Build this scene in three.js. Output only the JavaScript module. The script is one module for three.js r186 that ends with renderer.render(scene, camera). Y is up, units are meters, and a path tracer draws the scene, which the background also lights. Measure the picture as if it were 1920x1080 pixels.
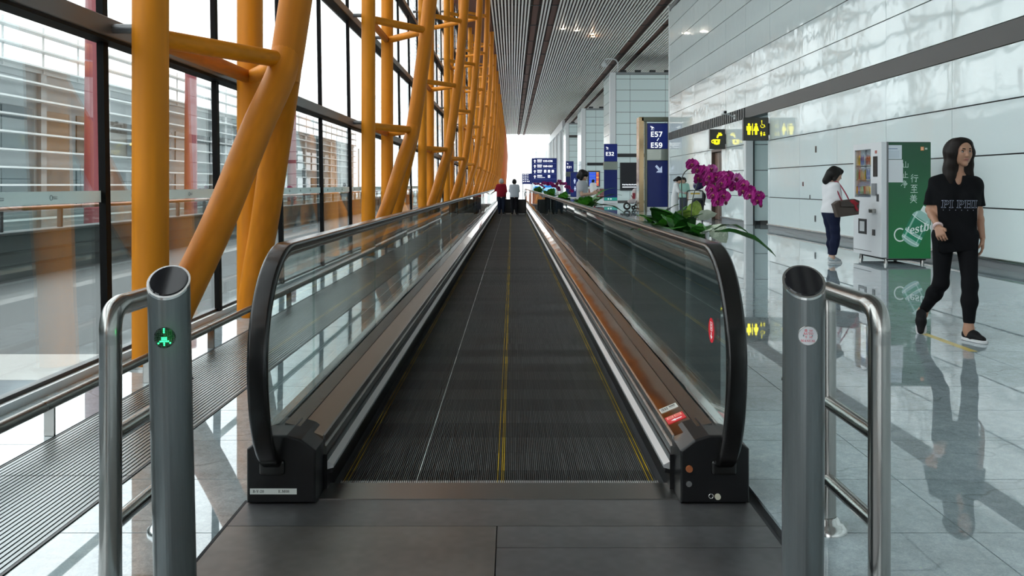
import * as THREE from 'three';
import { mergeGeometries, mergeVertices } from 'three/addons/utils/BufferGeometryUtils.js';
import { RoundedBoxGeometry } from 'three/addons/geometries/RoundedBoxGeometry.js';

// ---------- camera, sky, exposure ----------
const scene = new THREE.Scene();
const renderer = new THREE.WebGLRenderer({ antialias: true });
renderer.toneMapping = THREE.LinearToneMapping;
renderer.toneMappingExposure = 2.5;
renderer.shadowMap.enabled = true;
const EYE = 1.3, F = 1650;
const camera = new THREE.PerspectiveCamera(2 * Math.atan(540 / F) * 180 / Math.PI, 16 / 9, 0.05, 1500);
camera.position.set(0, EYE, 0);
camera.lookAt(0, EYE, -10);
camera.setViewOffset(1920, 1080, 0, 194, 1920, 1080);     // shifted lens: verticals stay vertical
camera.updateProjectionMatrix();
scene.background = new THREE.Color().setRGB(1.62, 1.68, 1.71);   // bright overcast sky
scene.add(camera);

// ---------- helpers ----------
let seed = 7;
const rnd = () => { seed = (seed * 1664525 + 1013904223) >>> 0; return seed / 4294967296; };
const rr = (a, b) => a + (b - a) * rnd();
const used = new Map();
function numbered(name) {
  const n = used.get(name) ?? 0; used.set(name, n + 1);
  return n ? name + '_' + String(n).padStart(3, '0') : name;
}
const V = (x, y, z) => new THREE.Vector3(x, y, z);
function thing(name, label, category, pos = [0, 0, 0], turn = 0, group) {
  const o = new THREE.Group(); o.name = numbered(name); scene.add(o);
  o.position.set(...pos); o.rotation.y = turn;
  if (label) o.userData.label = label;
  if (category) o.userData.category = category;
  if (group) o.userData.group = group;
  return o;
}
function struct(name, pos = [0, 0, 0]) {
  const o = new THREE.Group(); o.name = numbered(name); scene.add(o); o.position.set(...pos); o.userData.kind = 'structure'; return o;
}
function put(name, geo, mat, parent = scene, pos) {
  if (Array.isArray(geo)) geo = merge(geo);
  const m = new THREE.Mesh(geo, mat); m.name = parent === scene ? numbered(name) : name;
  m.castShadow = m.receiveShadow = true; parent.add(m);
  if (pos) m.position.set(...pos);
  return m;
}
function copy(o, label, pos, turn, group) {
  const c = o.clone(); c.name = numbered(o.name.replace(/_\d{3}$/, '')); scene.add(c);
  c.userData = { ...o.userData };
  if (label) c.userData.label = label;
  if (group) c.userData.group = group;
  if (pos) c.position.set(...pos);
  if (turn !== undefined) c.rotation.y = turn;
  return c;
}
function merge(list) {
  const keep = ['position', 'normal', 'uv'];
  const gs = list.map((g) => { g = g.index ? g.toNonIndexed() : g.clone(); for (const k of Object.keys(g.attributes)) if (!keep.includes(k)) g.deleteAttribute(k); if (!g.attributes.uv) g.setAttribute('uv', new THREE.BufferAttribute(new Float32Array(g.attributes.position.count * 2), 2)); return g; });
  return mergeGeometries(gs);
}
// box whose uv runs in metres; centred at (x,y,z)
function box(w, h, d, x = 0, y = 0, z = 0, uo = 0, vo = 0) {
  const g = new THREE.BoxGeometry(w, h, d), uv = g.attributes.uv, n = g.attributes.normal;
  for (let i = 0; i < uv.count; i++) {
    const ax = Math.abs(n.getX(i)) > 0.5, ay = Math.abs(n.getY(i)) > 0.5;
    uv.setXY(i, uv.getX(i) * (ax ? d : w) + uo, uv.getY(i) * (ay ? d : h) + vo);
  }
  g.translate(x, y, z); return g;
}
const rbox = (w, h, d, r, x = 0, y = 0, z = 0, s = 2) => new RoundedBoxGeometry(w, h, d, s, r).translate(x, y, z);
// a box given by its two corners
const span = (x0, x1, y0, y1, z0, z1) => box(x1 - x0, y1 - y0, Math.abs(z1 - z0), (x0 + x1) / 2, (y0 + y1) / 2, (z0 + z1) / 2);
function bar(a, b, r, r2 = r, seg = 16) {
  a = a.isVector3 ? a : V(...a); b = b.isVector3 ? b : V(...b);
  const d = b.clone().sub(a), L = d.length(), g = new THREE.CylinderGeometry(r2, r, L, seg, 1);
  g.applyQuaternion(new THREE.Quaternion().setFromUnitVectors(V(0, 1, 0), d.normalize()));
  return g.translate((a.x + b.x) / 2, (a.y + b.y) / 2, (a.z + b.z) / 2);
}
const tube = (pts, r, seg = 40, rad = 12, type = 'centripetal') => new THREE.TubeGeometry(new THREE.CatmullRomCurve3(pts.map((p) => V(...p)), false, type), seg, r, rad);
// closed cross-section [n, x] swept along a path [depth, y] that lies in a plane x = const
function sweep(path, profile, x0) {
  const pos = [], idx = [], uv = [], P = path.length, Q = profile.length; let len = 0;
  for (let i = 0; i < P; i++) {
    const a = path[Math.max(0, i - 1)], b = path[Math.min(P - 1, i + 1)], L = Math.hypot(b[0] - a[0], b[1] - a[1]);
    const nx = -(b[1] - a[1]) / L, ny = (b[0] - a[0]) / L;
    if (i) len += Math.hypot(path[i][0] - path[i - 1][0], path[i][1] - path[i - 1][1]);
    profile.forEach(([n, x], j) => { pos.push(x0 + x, path[i][1] + ny * n, -(path[i][0] + nx * n)); uv.push(len, j / Q); });
  }
  for (let i = 0; i < P - 1; i++) for (let j = 0; j < Q; j++) {
    const k = (j + 1) % Q, a = i * Q + j, b = i * Q + k, c = a + Q, d = b + Q;
    idx.push(a, b, c, b, d, c);
  }
  for (let j = 1; j < Q - 1; j++) { idx.push(0, j + 1, j); const o = (P - 1) * Q; idx.push(o, o + j, o + j + 1); }
  const g = new THREE.BufferGeometry();
  g.setAttribute('position', new THREE.Float32BufferAttribute(pos, 3)); g.setAttribute('uv', new THREE.Float32BufferAttribute(uv, 2)); g.setIndex(idx);
  g.computeVertexNormals();
  return g;
}
function roundRect(w, t, r, n = 4) {       // ring of [n, x]
  const out = [];
  for (const [cx, cy, a0] of [[w / 2 - r, t / 2 - r, 0], [-w / 2 + r, t / 2 - r, 1], [-w / 2 + r, -t / 2 + r, 2], [w / 2 - r, -t / 2 + r, 3]])
    for (let i = 0; i <= n; i++) { const a = (a0 + i / n) * Math.PI / 2; out.push([cy + r * Math.sin(a), cx + r * Math.cos(a)]); }
  return out;
}
// shape in (depth, y) extruded along x from x0, thickness t
function slab(pts, x0, t, bevel = 0) {
  const s = new THREE.Shape(pts.map(([d, y]) => new THREE.Vector2(d, y)));
  const g = new THREE.ExtrudeGeometry(s, bevel ? { depth: t - 2 * bevel, bevelEnabled: true, bevelSize: bevel, bevelThickness: bevel, bevelSegments: 2, bevelOffset: -bevel } : { depth: t, bevelEnabled: false });
  if (bevel) g.translate(0, 0, bevel);
  return g.rotateY(Math.PI / 2).translate(x0, 0, 0);
}
// value noise
const hash = (x, y) => { let n = Math.imul(x, 374761393) + Math.imul(y, 668265263); n = Math.imul(n ^ (n >>> 13), 1274126177); return ((n ^ (n >>> 16)) >>> 0) / 4294967296; };
function vnoise(x, y, p) {
  const ix = Math.floor(x), iy = Math.floor(y), fx = x - ix, fy = y - iy, s = fx * fx * (3 - 2 * fx), t = fy * fy * (3 - 2 * fy), m = (v) => ((v % p) + p) % p;
  const a = hash(m(ix), m(iy)), b = hash(m(ix + 1), m(iy)), c = hash(m(ix), m(iy + 1)), d = hash(m(ix + 1), m(iy + 1));
  return a + (b - a) * s + (c - a) * t + (a - b - c + d) * s * t;
}
function dataTex(N, fn, srgb, repeat = 1) {
  const d = new Uint8Array(N * N * 4);
  for (let y = 0; y < N; y++) for (let x = 0; x < N; x++) { const c = fn(x / N, y / N, x, y), i = (y * N + x) * 4; d[i] = c[0]; d[i + 1] = c[1] ?? c[0]; d[i + 2] = c[2] ?? c[0]; d[i + 3] = 255; }
  const t = new THREE.DataTexture(d, N, N); t.wrapS = t.wrapT = THREE.RepeatWrapping; t.magFilter = THREE.LinearFilter; t.repeat.set(repeat, repeat);
  if (srgb) t.colorSpace = THREE.SRGBColorSpace; t.needsUpdate = true; return t;
}
function canvasTex(w, h, draw) {
  const c = document.createElement('canvas'); c.width = w; c.height = h; const g = c.getContext('2d'); draw(g, w, h);
  const t = new THREE.CanvasTexture(c); t.colorSpace = THREE.SRGBColorSpace; return t;
}
const std = (c, rough = 0.5, metal = 0, more = {}) => { const m = new THREE.MeshStandardMaterial({ roughness: rough, metalness: metal, ...more }); Array.isArray(c) ? m.color.setRGB(...c) : m.color.set(c); return m; };
const phys = (c, rough, metal, more = {}) => { const m = new THREE.MeshPhysicalMaterial({ roughness: rough, metalness: metal, ...more }); m.color.setRGB(...c); return m; };

// ---------- materials ----------
const graniteTex = dataTex(512, (u, v, x, y) => {
  const s = hash(x, y), c = vnoise(u * 128, v * 128, 128), l = vnoise(u * 8, v * 8, 8), m = vnoise(u * 32, v * 32, 32), q = vnoise(u * 3 + 4, v * 3, 3) + 0.35 * vnoise(u * 9, v * 9, 9) - 0.62, vein = Math.max(0, 1 - Math.abs(q) * 34) * (vnoise(u * 5, v * 5 + 2, 5) > 0.45 ? 0.13 : 0.03);
  const g = 0.86 + 0.09 * (c - 0.5) + 0.13 * (s - 0.5) + 0.07 * (l - 0.5) + 0.08 * (m - 0.5) - vein; return [g * 243, g * 252, g * 255];
}, true);
const granite = phys([0.51, 0.565, 0.59], 0.018, 0, { map: graniteTex, ior: 2.4 });
const graniteB = phys([0.48, 0.535, 0.56], 0.02, 0, { map: graniteTex, ior: 2.4 });
const graniteC = phys([0.54, 0.595, 0.62], 0.016, 0, { map: graniteTex, ior: 2.4 });
const farFloorTex = dataTex(512, (u, v, x, y) => {
  const jx = x < 3, jz = (y % 163) < 3, g = 0.86 + 0.12 * (hash(x, y) - 0.5) + 0.08 * (vnoise(u * 16, v * 16, 16) - 0.5); const k = jx || jz ? 0.3 : 1; return [g * 243 * k, g * 252 * k, g * 255 * k];
}, true);
farFloorTex.repeat.set(1 / 1.88, 1 / 1.785);
const farGranite = phys([0.51, 0.565, 0.59], 0.02, 0, { map: farFloorTex, ior: 2.4 });
const jointDark = std([0.02, 0.022, 0.024], 0.8);
const wave = dataTex(256, (u, v) => { const n = vnoise(u * 5, v * 5, 5) * 0.7 + vnoise(u * 11, v * 11, 11) * 0.3; return [n * 255]; }, false, 0.5);
const panelMat = phys([0.74, 0.83, 0.83], 0.05, 0, { bumpMap: wave, bumpScale: 0.0035, ior: 1.55 });
const panelMatB = phys([0.72, 0.81, 0.815], 0.06, 0, { bumpMap: wave, bumpScale: 0.0045, ior: 1.55 });
const panelFar = phys([0.72, 0.84, 0.835], 0.16, 0, { bumpMap: wave, bumpScale: 0.003 });
const whitePaint = std([0.74, 0.76, 0.77], 0.45);
const skirtGrey = std([0.26, 0.28, 0.29], 0.4, 0.3);
const greyBand = std([0.075, 0.072, 0.068], 0.5);
const darkGrey = std([0.03, 0.033, 0.035], 0.45);
const blackPlastic = phys([0.005, 0.005, 0.006], 0.34, 0, { specularIntensity: 0.7 });
const blackRubber = phys([0.0065, 0.0062, 0.006], 0.2, 0, { ior: 1.5 });
const steelBrush = dataTex(256, (u, v, x, y) => { const n = vnoise(u * 200, v * 2, 200) * 0.6 + hash(x, 3) * 0.4; return [n * 255]; });
const steel = phys([0.36, 0.355, 0.34], 0.21, 1);
const steelBright = phys([0.62, 0.62, 0.61], 0.2, 1);
const polished = phys([0.66, 0.48, 0.36], 0.08, 1, { bumpMap: wave, bumpScale: 0.0015 });
const alu = std([0.66, 0.67, 0.68], 0.38, 0.75);
const bollardGrey = phys([0.13, 0.145, 0.148], 0.3, 0.55);
const paintNoise = dataTex(256, (u, v, x, y) => { const n = vnoise(u * 6, v * 6, 6) * 0.6 + vnoise(u * 24, v * 24, 24) * 0.4; const k = 0.82 + 0.18 * n; return [255 * k, 250 * k, 240 * k]; }, true);
const yellowPaint = phys([0.78, 0.275, 0.004], 0.55, 0, { specularIntensity: 0.6, map: paintNoise });
const yellowPaintB = phys([0.70, 0.24, 0.005], 0.55, 0, { specularIntensity: 0.6, map: paintNoise });
const redColumn = std([0.17, 0.028, 0.034], 0.45);
const orangeRed = std([0.62, 0.15, 0.03], 0.45);
const paneGlass = phys([0.935, 0.96, 0.96], 0.0, 0, { transmission: 1, thickness: 0, ior: 1.72 });
const railGlass = phys([0.88, 0.945, 0.935], 0.0, 0, { transmission: 1, thickness: 0, ior: 1.5 });
const frosted = phys([0.72, 0.80, 0.79], 0.6, 0, { transmission: 0.55, thickness: 0 });
const mullionMat = phys([0.003, 0.003, 0.0033], 0.6, 0, { specularIntensity: 0.25 });
const transomMat = std([0.16, 0.165, 0.17], 0.4, 0.6);
const slatMat = std([0.90, 0.855, 0.81], 0.4);
const backing = std([0.055, 0.022, 0.014], 0.7);
const soffitRed = std([0.13, 0.035, 0.016], 0.6);
// ---------- floor ----------
const Z0 = 40, Z1 = -176;                       // the hall runs from behind the camera to the end window
{
  const f = struct('floor');
  put('subfloor', span(-3.1, 26, -0.3, -0.013, Z0, Z1), jointDark, f);
  const mats = [granite, graniteB, graniteC, granite];
  const cols = [[1.02, 1.695], [1.695, 3.575], [3.575, 5.455], [5.455, 7.335], [-1.69, -1.09]], ZA = 3.285 - 0.595 * 3, ROWS = 24, T = 0.595, G = 0.0026;
  for (const [x0, x1] of cols) {
    const w = x1 - x0 - 2 * G, geos = [0, 1, 2].map(() => box(w, 0.03, T - 2 * G, 0, -0.015, 0, rnd(), rnd()));
    for (let i = 0; i < ROWS; i++) put('tile', geos[i % 3], mats[Math.floor(rnd() * 4)], f, [(x0 + x1) / 2, rr(-0.0004, 0), -(ZA + T * (i + 0.5))]);
  }
  // white stone strip between grille and glass, in long slabs
  for (let i = 0; i < 14; i++) put('tile', box(0.534, 0.03, 1.196, 0, -0.015, 0, rnd(), rnd()), graniteC, f, [-2.633, 0, -(1.4 + 1.2 * i)]);
  const DF = ZA + T * ROWS;
  const far = (x0, x1, z0, z1) => put('far_paving', span(x0, x1, -0.03, 0, z0, z1), farGranite, f);
  far(1.02, 7.335, -DF, Z1); far(-1.69, -1.09, -DF, Z1); far(-2.9, -2.366, -18.0, Z1); far(7.335, 26, -30, Z1);
  far(-1.69, -1.09, Z0, -ZA); far(1.02, 7.335, Z0, -ZA); far(-2.9, -2.366, Z0, -0.79); far(7.335, 26, Z0, -30);
  far(-1.09, 1.02, Z0, -1.2); far(-1.09, 1.02, -60, Z1);
}
// ---------- ceiling ----------
{
  const c = struct('ceiling'), Y = 11;
  put('roof_slab', span(-3.4, 26, Y + 0.75, Y + 1.15, Z0, Z1 - 2), whitePaint, c);
  put('backing', span(-2.9, 26, Y + 0.35, Y + 0.37, Z0, Z1), backing, c);
  put('edge_beam', span(-1.42, -1.22, Y - 0.05, Y + 0.36, Z0, Z1), soffitRed, c);
  put('edge_soffit', span(-3.1, -1.42, Y, Y + 0.1, Z0, Z1), soffitRed, c);
  const g = box(0.088, 0.06, Z0 - Z1, 0, 0, 0);
  for (let i = 0; i < 96; i++) {
    const x = -1.1 + i * 0.185;
    if ([1.32, 2.38, 8.15, 9.4, 15.1, 16.3].some((q) => Math.abs(x - q) < 0.22)) continue;
    put('slat', g, slatMat, c, [x, Y + 0.03, (Z0 + Z1) / 2]);
  }
  for (const x of [1.32, 2.38, 8.15, 9.4, 15.1, 16.3]) put('track', span(x - 0.16, x + 0.16, Y + 0.2, Y + 0.26, Z0, Z1), soffitRed, c);
  for (let z = -12; z > -170; z -= 6) put('cross_runner', span(-1.2, 16.6, Y + 0.061, Y + 0.1, z, z - 0.06), darkGrey, c);
}
// ceiling lamps
const lampGlow = std([0.9, 0.9, 0.85], 0.4); lampGlow.emissive.setRGB(1, 0.92, 0.75); lampGlow.emissiveIntensity = 1.2;
{
  const mk = (x, z, label, warm) => {
    const t = thing('downlight', label, 'ceiling light', [x, 10.96, z], 0, 'ceiling downlights');
    put('trim_ring', new THREE.TorusGeometry(0.13, 0.02, 8, 24).rotateX(Math.PI / 2), alu, t);
    put('lens', new THREE.CylinderGeometry(0.12, 0.12, 0.03, 20), lampGlow, t);
    const l = new THREE.PointLight(warm ? 0xffb060 : 0xfff2dd, 0.25); l.position.set(x, 10.8, z); l.castShadow = true; scene.add(l);
  };
  mk(3.15, -54.6, 'small white downlight in the ceiling slats, first of the short row'); mk(4.05, -55.2, 'small white downlight in the ceiling slats, middle of the short row');
  mk(5.15, -56.5, 'small white downlight in the ceiling slats, last of the short row'); mk(5.3, -57.5, 'amber downlight glowing in the ceiling slats', true);
}
// ---------- glazed wall on the left ----------
const GX = -2.93, BAY = 2.4, BAY0 = 6.33, LV = [0, 2.42, 4.36, 6.3, 8.24, 10.18, 11.5];
{
  const w = struct('window_1'); w.position.set(GX, 0, 0); w.rotation.z = 0.016;       // leans a little outwards
  put('sill', span(-0.10, 0.06, -0.02, 0.05, Z0, Z1), alu, w);
  put('sill_channel', span(-0.045, 0.015, 0.05, 0.075, Z0, Z1), darkGrey, w);
  const n0 = -8, nPart = 24, nEnd = 70;
  const mg = box(0.05, 11.5, 0.075, 0, 5.75, 0), mgIn = box(0.05, 11.5, 0.05, 0, 5.75, 0);
  for (let i = n0; i <= nEnd; i++) put('mullion', mg, mullionMat, w, [0.02, 0, -(BAY0 + BAY * i)]);
  for (let l = 1; l < 6; l++) {
    put('transom', rbox(0.2, 0.15, Z0 - Z1, 0.02, 0.0, LV[l], (Z0 + Z1) / 2), transomMat, w);
    put('transom_gasket', span(-0.03, 0.105, LV[l] - 0.098, LV[l] - 0.075, Z0, Z1), mullionMat, w);
  }
  for (let l = 0; l < 6; l++) {
    const y0 = LV[l] + (l ? 0.07 : 0.06), y1 = LV[l + 1] - 0.07, g = box(0.012, y1 - y0, BAY - 0.06, 0, (y0 + y1) / 2, 0);
    for (let i = n0; i < nPart; i++) { const p = put('pane', g, paneGlass, w, [0, 0, -(BAY0 + BAY * (i + 0.5))]); p.rotation.y = rr(-0.0035, 0.0035); p.rotation.z = rr(-0.002, 0.002); }
    const zA = -(BAY0 + BAY * nPart), zB = Z1;
    put('pane', span(-0.006, 0.006, y0, y1, zA, zB), paneGlass, w);
  }
  const bg = box(0.004, 0.082, BAY - 0.08, 0.009, 1.215, 0);
  const logo = std([0.30, 0.34, 0.35], 0.6);
  const dot = merge([new THREE.TorusGeometry(0.016, 0.003, 6, 16).rotateY(Math.PI / 2).translate(0.012, 1.215, 0), box(0.003, 0.006, 0.05, 0.012, 1.22, -0.05), box(0.003, 0.006, 0.05, 0.012, 1.208, -0.05)]);
  for (let i = -2; i < 16; i++) {
    put('frosted_band', bg, frosted, w, [0, 0, -(BAY0 + BAY * (i + 0.5))]);
    for (const k of [0.2, 0.45, 0.7]) put('band_mark', dot, logo, w, [0, 0, -(BAY0 + BAY * (i + k))]);
  }
  const zA = -(BAY0 + BAY * 16); put('frosted_band', span(0.007, 0.011, 1.174, 1.256, zA, Z1), frosted, w);
}
// ---------- end window ----------
{
  const w = struct('window_2');
  const m = [];
  for (let x = -3.0; x <= 7.5; x += 2.6) m.push(x);
  for (const x of m) put('mullion', span(x - 0.035, x + 0.035, 0, 11.4, Z1 + 0.06, Z1 - 0.06), std([0.6, 0.55, 0.52], 0.5), w);
  for (const y of [2.6, 5.4, 8.2]) put('transom', span(-3, 7.5, y - 0.025, y + 0.025, Z1 + 0.05, Z1 - 0.05), whitePaint, w);
  for (let i = 0; i < m.length - 1; i++) put('pane', span(m[i] + 0.04, m[i + 1] - 0.04, 0.02, 11.4, Z1 + 0.006, Z1 - 0.006), paneGlass, w);
}
// ---------- right wall, block one: glossy glass panels in courses ----------
const WX = 7.5, ROWY = [0.12, 0.93, 1.76, 2.59, 3.42, 3.77, 4.60, 5.42, 6.25, 7.08, 7.90, 8.73, 9.56];
const PW = 2.65, WEND = 42, DOOR = [31.5, 33.1], OPEN = [25.8, 28.3];
function panelRow(parent, d0, d1, y0, y1, mat) {
  const L = d1 - d0 - 0.012, h = y1 - y0 - 0.022;
  put('panel', box(0.04, h, L, 0, 0, 0, rnd() * 3, rnd() * 3), mat, parent, [WX + 0.02, (y0 + y1) / 2, -(d0 + d1) / 2]).rotation.set(0, rr(-0.0012, 0.0012), rr(-0.0012, 0.0012));
}
{
  const w = struct('wall_right');
  const core = (d0, d1, y0, y1) => put('wall_core', span(WX + 0.05, WX + 0.3, y0, y1, -d0, -d1), darkGrey, w);
  core(-Z0, OPEN[0], 0, 9.66); core(OPEN[0], OPEN[1], 3.42, 9.66); core(OPEN[1], DOOR[0], 0, 9.66); core(DOOR[0], DOOR[1], 2.59, 9.66); core(DOOR[1], WEND, 0, 9.66);
  put('near_panel', span(WX, WX + 0.05, 0.12, 3.40, Z0, -4.4), panelMat, w); put('near_panel', span(WX, WX + 0.05, 3.79, 9.56, Z0, -4.4), panelMat, w);
  const joints = [4.4]; for (let d = 4.4 + PW; d < WEND - 0.3; d += PW) joints.push(d); joints.push(WEND);
  for (let r = 0; r < ROWY.length - 1; r++) {
    if (r === 4) continue;
    for (let i = 0; i < joints.length - 1; i++) {
      let segs = [[joints[i], joints[i + 1]]];
      const cut = (a, b) => { segs = segs.flatMap(([p, q]) => b <= p || a >= q ? [[p, q]] : [[p, a], [b, q]].filter(([u, v]) => v - u > 0.08)); };
      if (r < 4) cut(...OPEN);
      if (r < 3) cut(...DOOR);
      for (const [a, b] of segs) panelRow(w, a, b, ROWY[r], ROWY[r + 1], rnd() < 0.5 ? panelMat : panelMatB);
    }
  }
  put('band', span(WX - 0.004, WX + 0.05, 3.425, 3.765, Z0, -28.3), greyBand, w);
  put('band_back', span(WX + 0.03, WX + 0.05, 3.425, 3.765, -28.3, -WEND), darkGrey, w);
  const fin = box(0.06, 0.34, 0.14, 0, 0, 0), finM = std([0.15, 0.15, 0.15], 0.5, 0.4);
  for (let d = 28.45; d < WEND; d += 0.3) put('vent_fin', fin, finM, w, [WX + 0.005, 3.595, -d]);
  put('skirting', span(WX + 0.005, WX + 0.05, 0, 0.12, Z0, -OPEN[0]), skirtGrey, w); put('skirting', span(WX + 0.005, WX + 0.05, 0, 0.12, -OPEN[1], -DOOR[0]), skirtGrey, w); put('skirting', span(WX + 0.005, WX + 0.05, 0, 0.12, -DOOR[1], -WEND), skirtGrey, w);
  const bump = (a, b) => put('bumper_rail', rbox(0.05, 0.045, b - a, 0.015, WX - 0.03, 0.14, -(a + b) / 2), steelBright, w);
  bump(-Z0, OPEN[0] - 0.05); bump(OPEN[1] + 0.35, DOOR[0]); bump(DOOR[1], WEND);
  // corner post, parapet and end face of the block
  put('corner_post', rbox(0.14, 9.9, 0.14, 0.02, WX + 0.05, 4.95, -WEND - 0.02), whitePaint, w);
  put('parapet', span(WX, WX + 0.35, 9.56, 9.72, Z0, -WEND), std([0.2, 0.21, 0.22], 0.5), w);
  put('end_face', span(WX + 0.1, 16, 0, 9.66, -WEND + 0.05, -WEND + 0.3), panelFar, w);
  put('block_roof', span(WX, 16, 9.5, 9.6, Z0, -WEND + 0.2), darkGrey, w);
  // jambs of the passage and what lies inside it
  const post = put('jamb_post', rbox(0.24, 3.42, 0.24, 0.015, WX + 0.11, 1.71, -OPEN[1] - 0.02), whitePaint, w);
  for (let r = 0; r < 4; r++) put('panel', box(2.66, ROWY[r + 1] - ROWY[r] - 0.02, 0.04), panelFar, w, [WX + 1.57, (ROWY[r] + ROWY[r + 1]) / 2, -OPEN[1] - 0.12]);
  put('passage_wall', span(WX + 0.4, WX + 3, 0, 3.42, -OPEN[1] - 0.15, -OPEN[1] - 0.3), darkGrey, w);
  put('passage_wall', span(WX + 0.3, WX + 3, 0, 3.42, -OPEN[0] + 0.02, -OPEN[0] + 0.2), panelFar, w);
  put('passage_end', span(WX + 2.9, WX + 3, 0, 3.42, -OPEN[0], -OPEN[1] - 0.2), panelFar, w);
  put('passage_ceiling', span(WX + 0.3, WX + 3, 3.42, 3.5, -OPEN[0], -OPEN[1] - 0.2), whitePaint, w);
  put('passage_skirting', span(WX + 0.5, WX + 2.9, 0, 0.14, -OPEN[1], -OPEN[1] - 0.1), greyBand, w);
}
// brown double doors in the right wall
{
  const d = struct('door_1', [WX + 0.12, 0, -(DOOR[0] + DOOR[1]) / 2]);
  const brown = std([0.085, 0.055, 0.04], 0.4), brownL = std([0.20, 0.12, 0.085], 0.35);
  const W = DOOR[1] - DOOR[0];
  put('frame', [span(-0.12, 0.1, 0, 2.59, -W / 2, -W / 2 + 0.08), span(-0.12, 0.1, 0, 2.59, W / 2 - 0.08, W / 2), span(-0.12, 0.1, 2.5, 2.59, -W / 2 + 0.08, W / 2 - 0.08)], brown, d);
  for (const s of [-1, 1]) { const l = put('door_leaf', rbox(0.05, 2.48, W / 2 - 0.1, 0.008, 0.02, 1.25, s * (W / 4 - 0.03)), s > 0 ? brown : brownL, d); put('handle', bar([-0.04, 0.9, s * 0.1], [-0.04, 1.3, s * 0.1], 0.015), steelBright, l); }
  put('door_backing', span(0.1, 0.2, 0, 2.59, -W / 2, W / 2), darkGrey, d);
}
// further glass-panelled blocks
function block(name, x0, x1, d0, d1, H, colW) {
  const b = struct(name);
  put('core', span(x0 + 0.06, x1, 0, H - 0.05, -d0 - 0.06, -d1), darkGrey, b);
  for (let y = 0.1; y < H - 0.2; y += 0.83) {
    const h = Math.min(0.83, H - 0.1 - y) - 0.03;
    for (let x = x0 + 0.45, k = 0; x < x1 - 0.1; k++) { const w = Math.min(k ? colW : colW * 0.4, x1 - x); put('panel', box(w - 0.025, h, 0.05, x + w / 2, y + h / 2, -d0 - 0.02), panelFar, b); x += w; }
    put('panel', box(0.05, h, d1 - d0 - 0.4, x0 + 0.02, y + h / 2, -(d0 + d1) / 2 - 0.2), panelFar, b);
  }
  put('corner_post', rbox(0.44, H + 0.1, 0.44, 0.03, x0 + 0.2, H / 2, -d0 - 0.1), whitePaint, b);
  put('parapet', span(x0 - 0.05, x1, H - 0.1, H + 0.06, -d0 + 0.05, -d1), std([0.25, 0.27, 0.28], 0.5), b);
  for (let x = x0 + 1; x < x1 - 0.3; x += 1.1) put('parapet_lamp', rbox(0.45, 0.2, 0.2, 0.03, x, H + 0.14, -d0 - 0.1), darkGrey, b);
  put('skirting', span(x0, x1, 0, 0.1, -d0 + 0.03, -d1), greyBand, b);
  return b;
}
block('wall_block_1', 7.35, 18, 66, 70.5, 9.65, 2.65);
block('wall_block_2', 7.3, 18, 92.5, 98, 9.25, 2.65);
block('wall_block_3', 7.4, 18, 121, 126, 9.7, 2.65);
{ // dark vent courses low on the second block and a display wall
  const s = struct('trim_1');
  put('vent_course', span(7.75, 11, 3.36, 3.62, -65.93, -65.99), darkGrey, s);
  put('vent_course', span(7.9, 9.6, 3.3, 3.6, -92.42, -92.48), darkGrey, s);
  put('vent_course', span(7.5, 9.5, 7.75, 8.1, -120.9, -120.98), greyBand, s);
  const f = struct('trim_2');
  put('fascia', span(7.2, 7.6, 9.3, 10.5, -126, Z1), whitePaint, f);
  for (let z = -134; z > -172; z -= 12) put('column', new THREE.CylinderGeometry(0.3, 0.3, 9.4, 20).translate(7.5, 4.7, z), whitePaint, f);
}
// outer shell that closes the hall
{
  const w = struct('wall_far'); put('wall', span(7.6, 26, 0, 11.75, Z1, Z1 - 0.3), whitePaint, w);
  const w2 = struct('wall_outer'); put('wall', span(26, 26.3, -0.3, 11.75, Z0, -38), whitePaint, w2); put('sill', span(26, 26.3, -0.3, 0.15, -38, Z1), whitePaint, w2); put('head', span(26, 26.3, 11.0, 11.75, -38, Z1), whitePaint, w2);
  const w4 = struct('window_3'), zs = []; for (let z = -38; z >= Z1; z -= 6) zs.push(z);  // unseen glazed side, added to bring light onto the block fronts
  for (const z of zs) put('mullion', span(26.05, 26.2, 0.15, 11, z + 0.05, z - 0.05), mullionMat, w4);
  for (let i = 0; i < zs.length - 1; i++) for (const [y0, y1] of [[0.15, 3.7], [3.8, 7.3], [7.4, 11]]) put('pane', span(26.1, 26.112, y0, y1, zs[i] - 0.05, zs[i + 1] + 0.05), paneGlass, w4);
  for (const y of [3.75, 7.35]) put('transom', span(26.05, 26.2, y - 0.05, y + 0.05, -38, Z1), mullionMat, w4);
  const w3 = struct('wall_back'); put('wall', span(-3.4, 26.3, -0.3, 11.75, Z0, Z0 + 0.3), whitePaint, w3);
}
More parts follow.
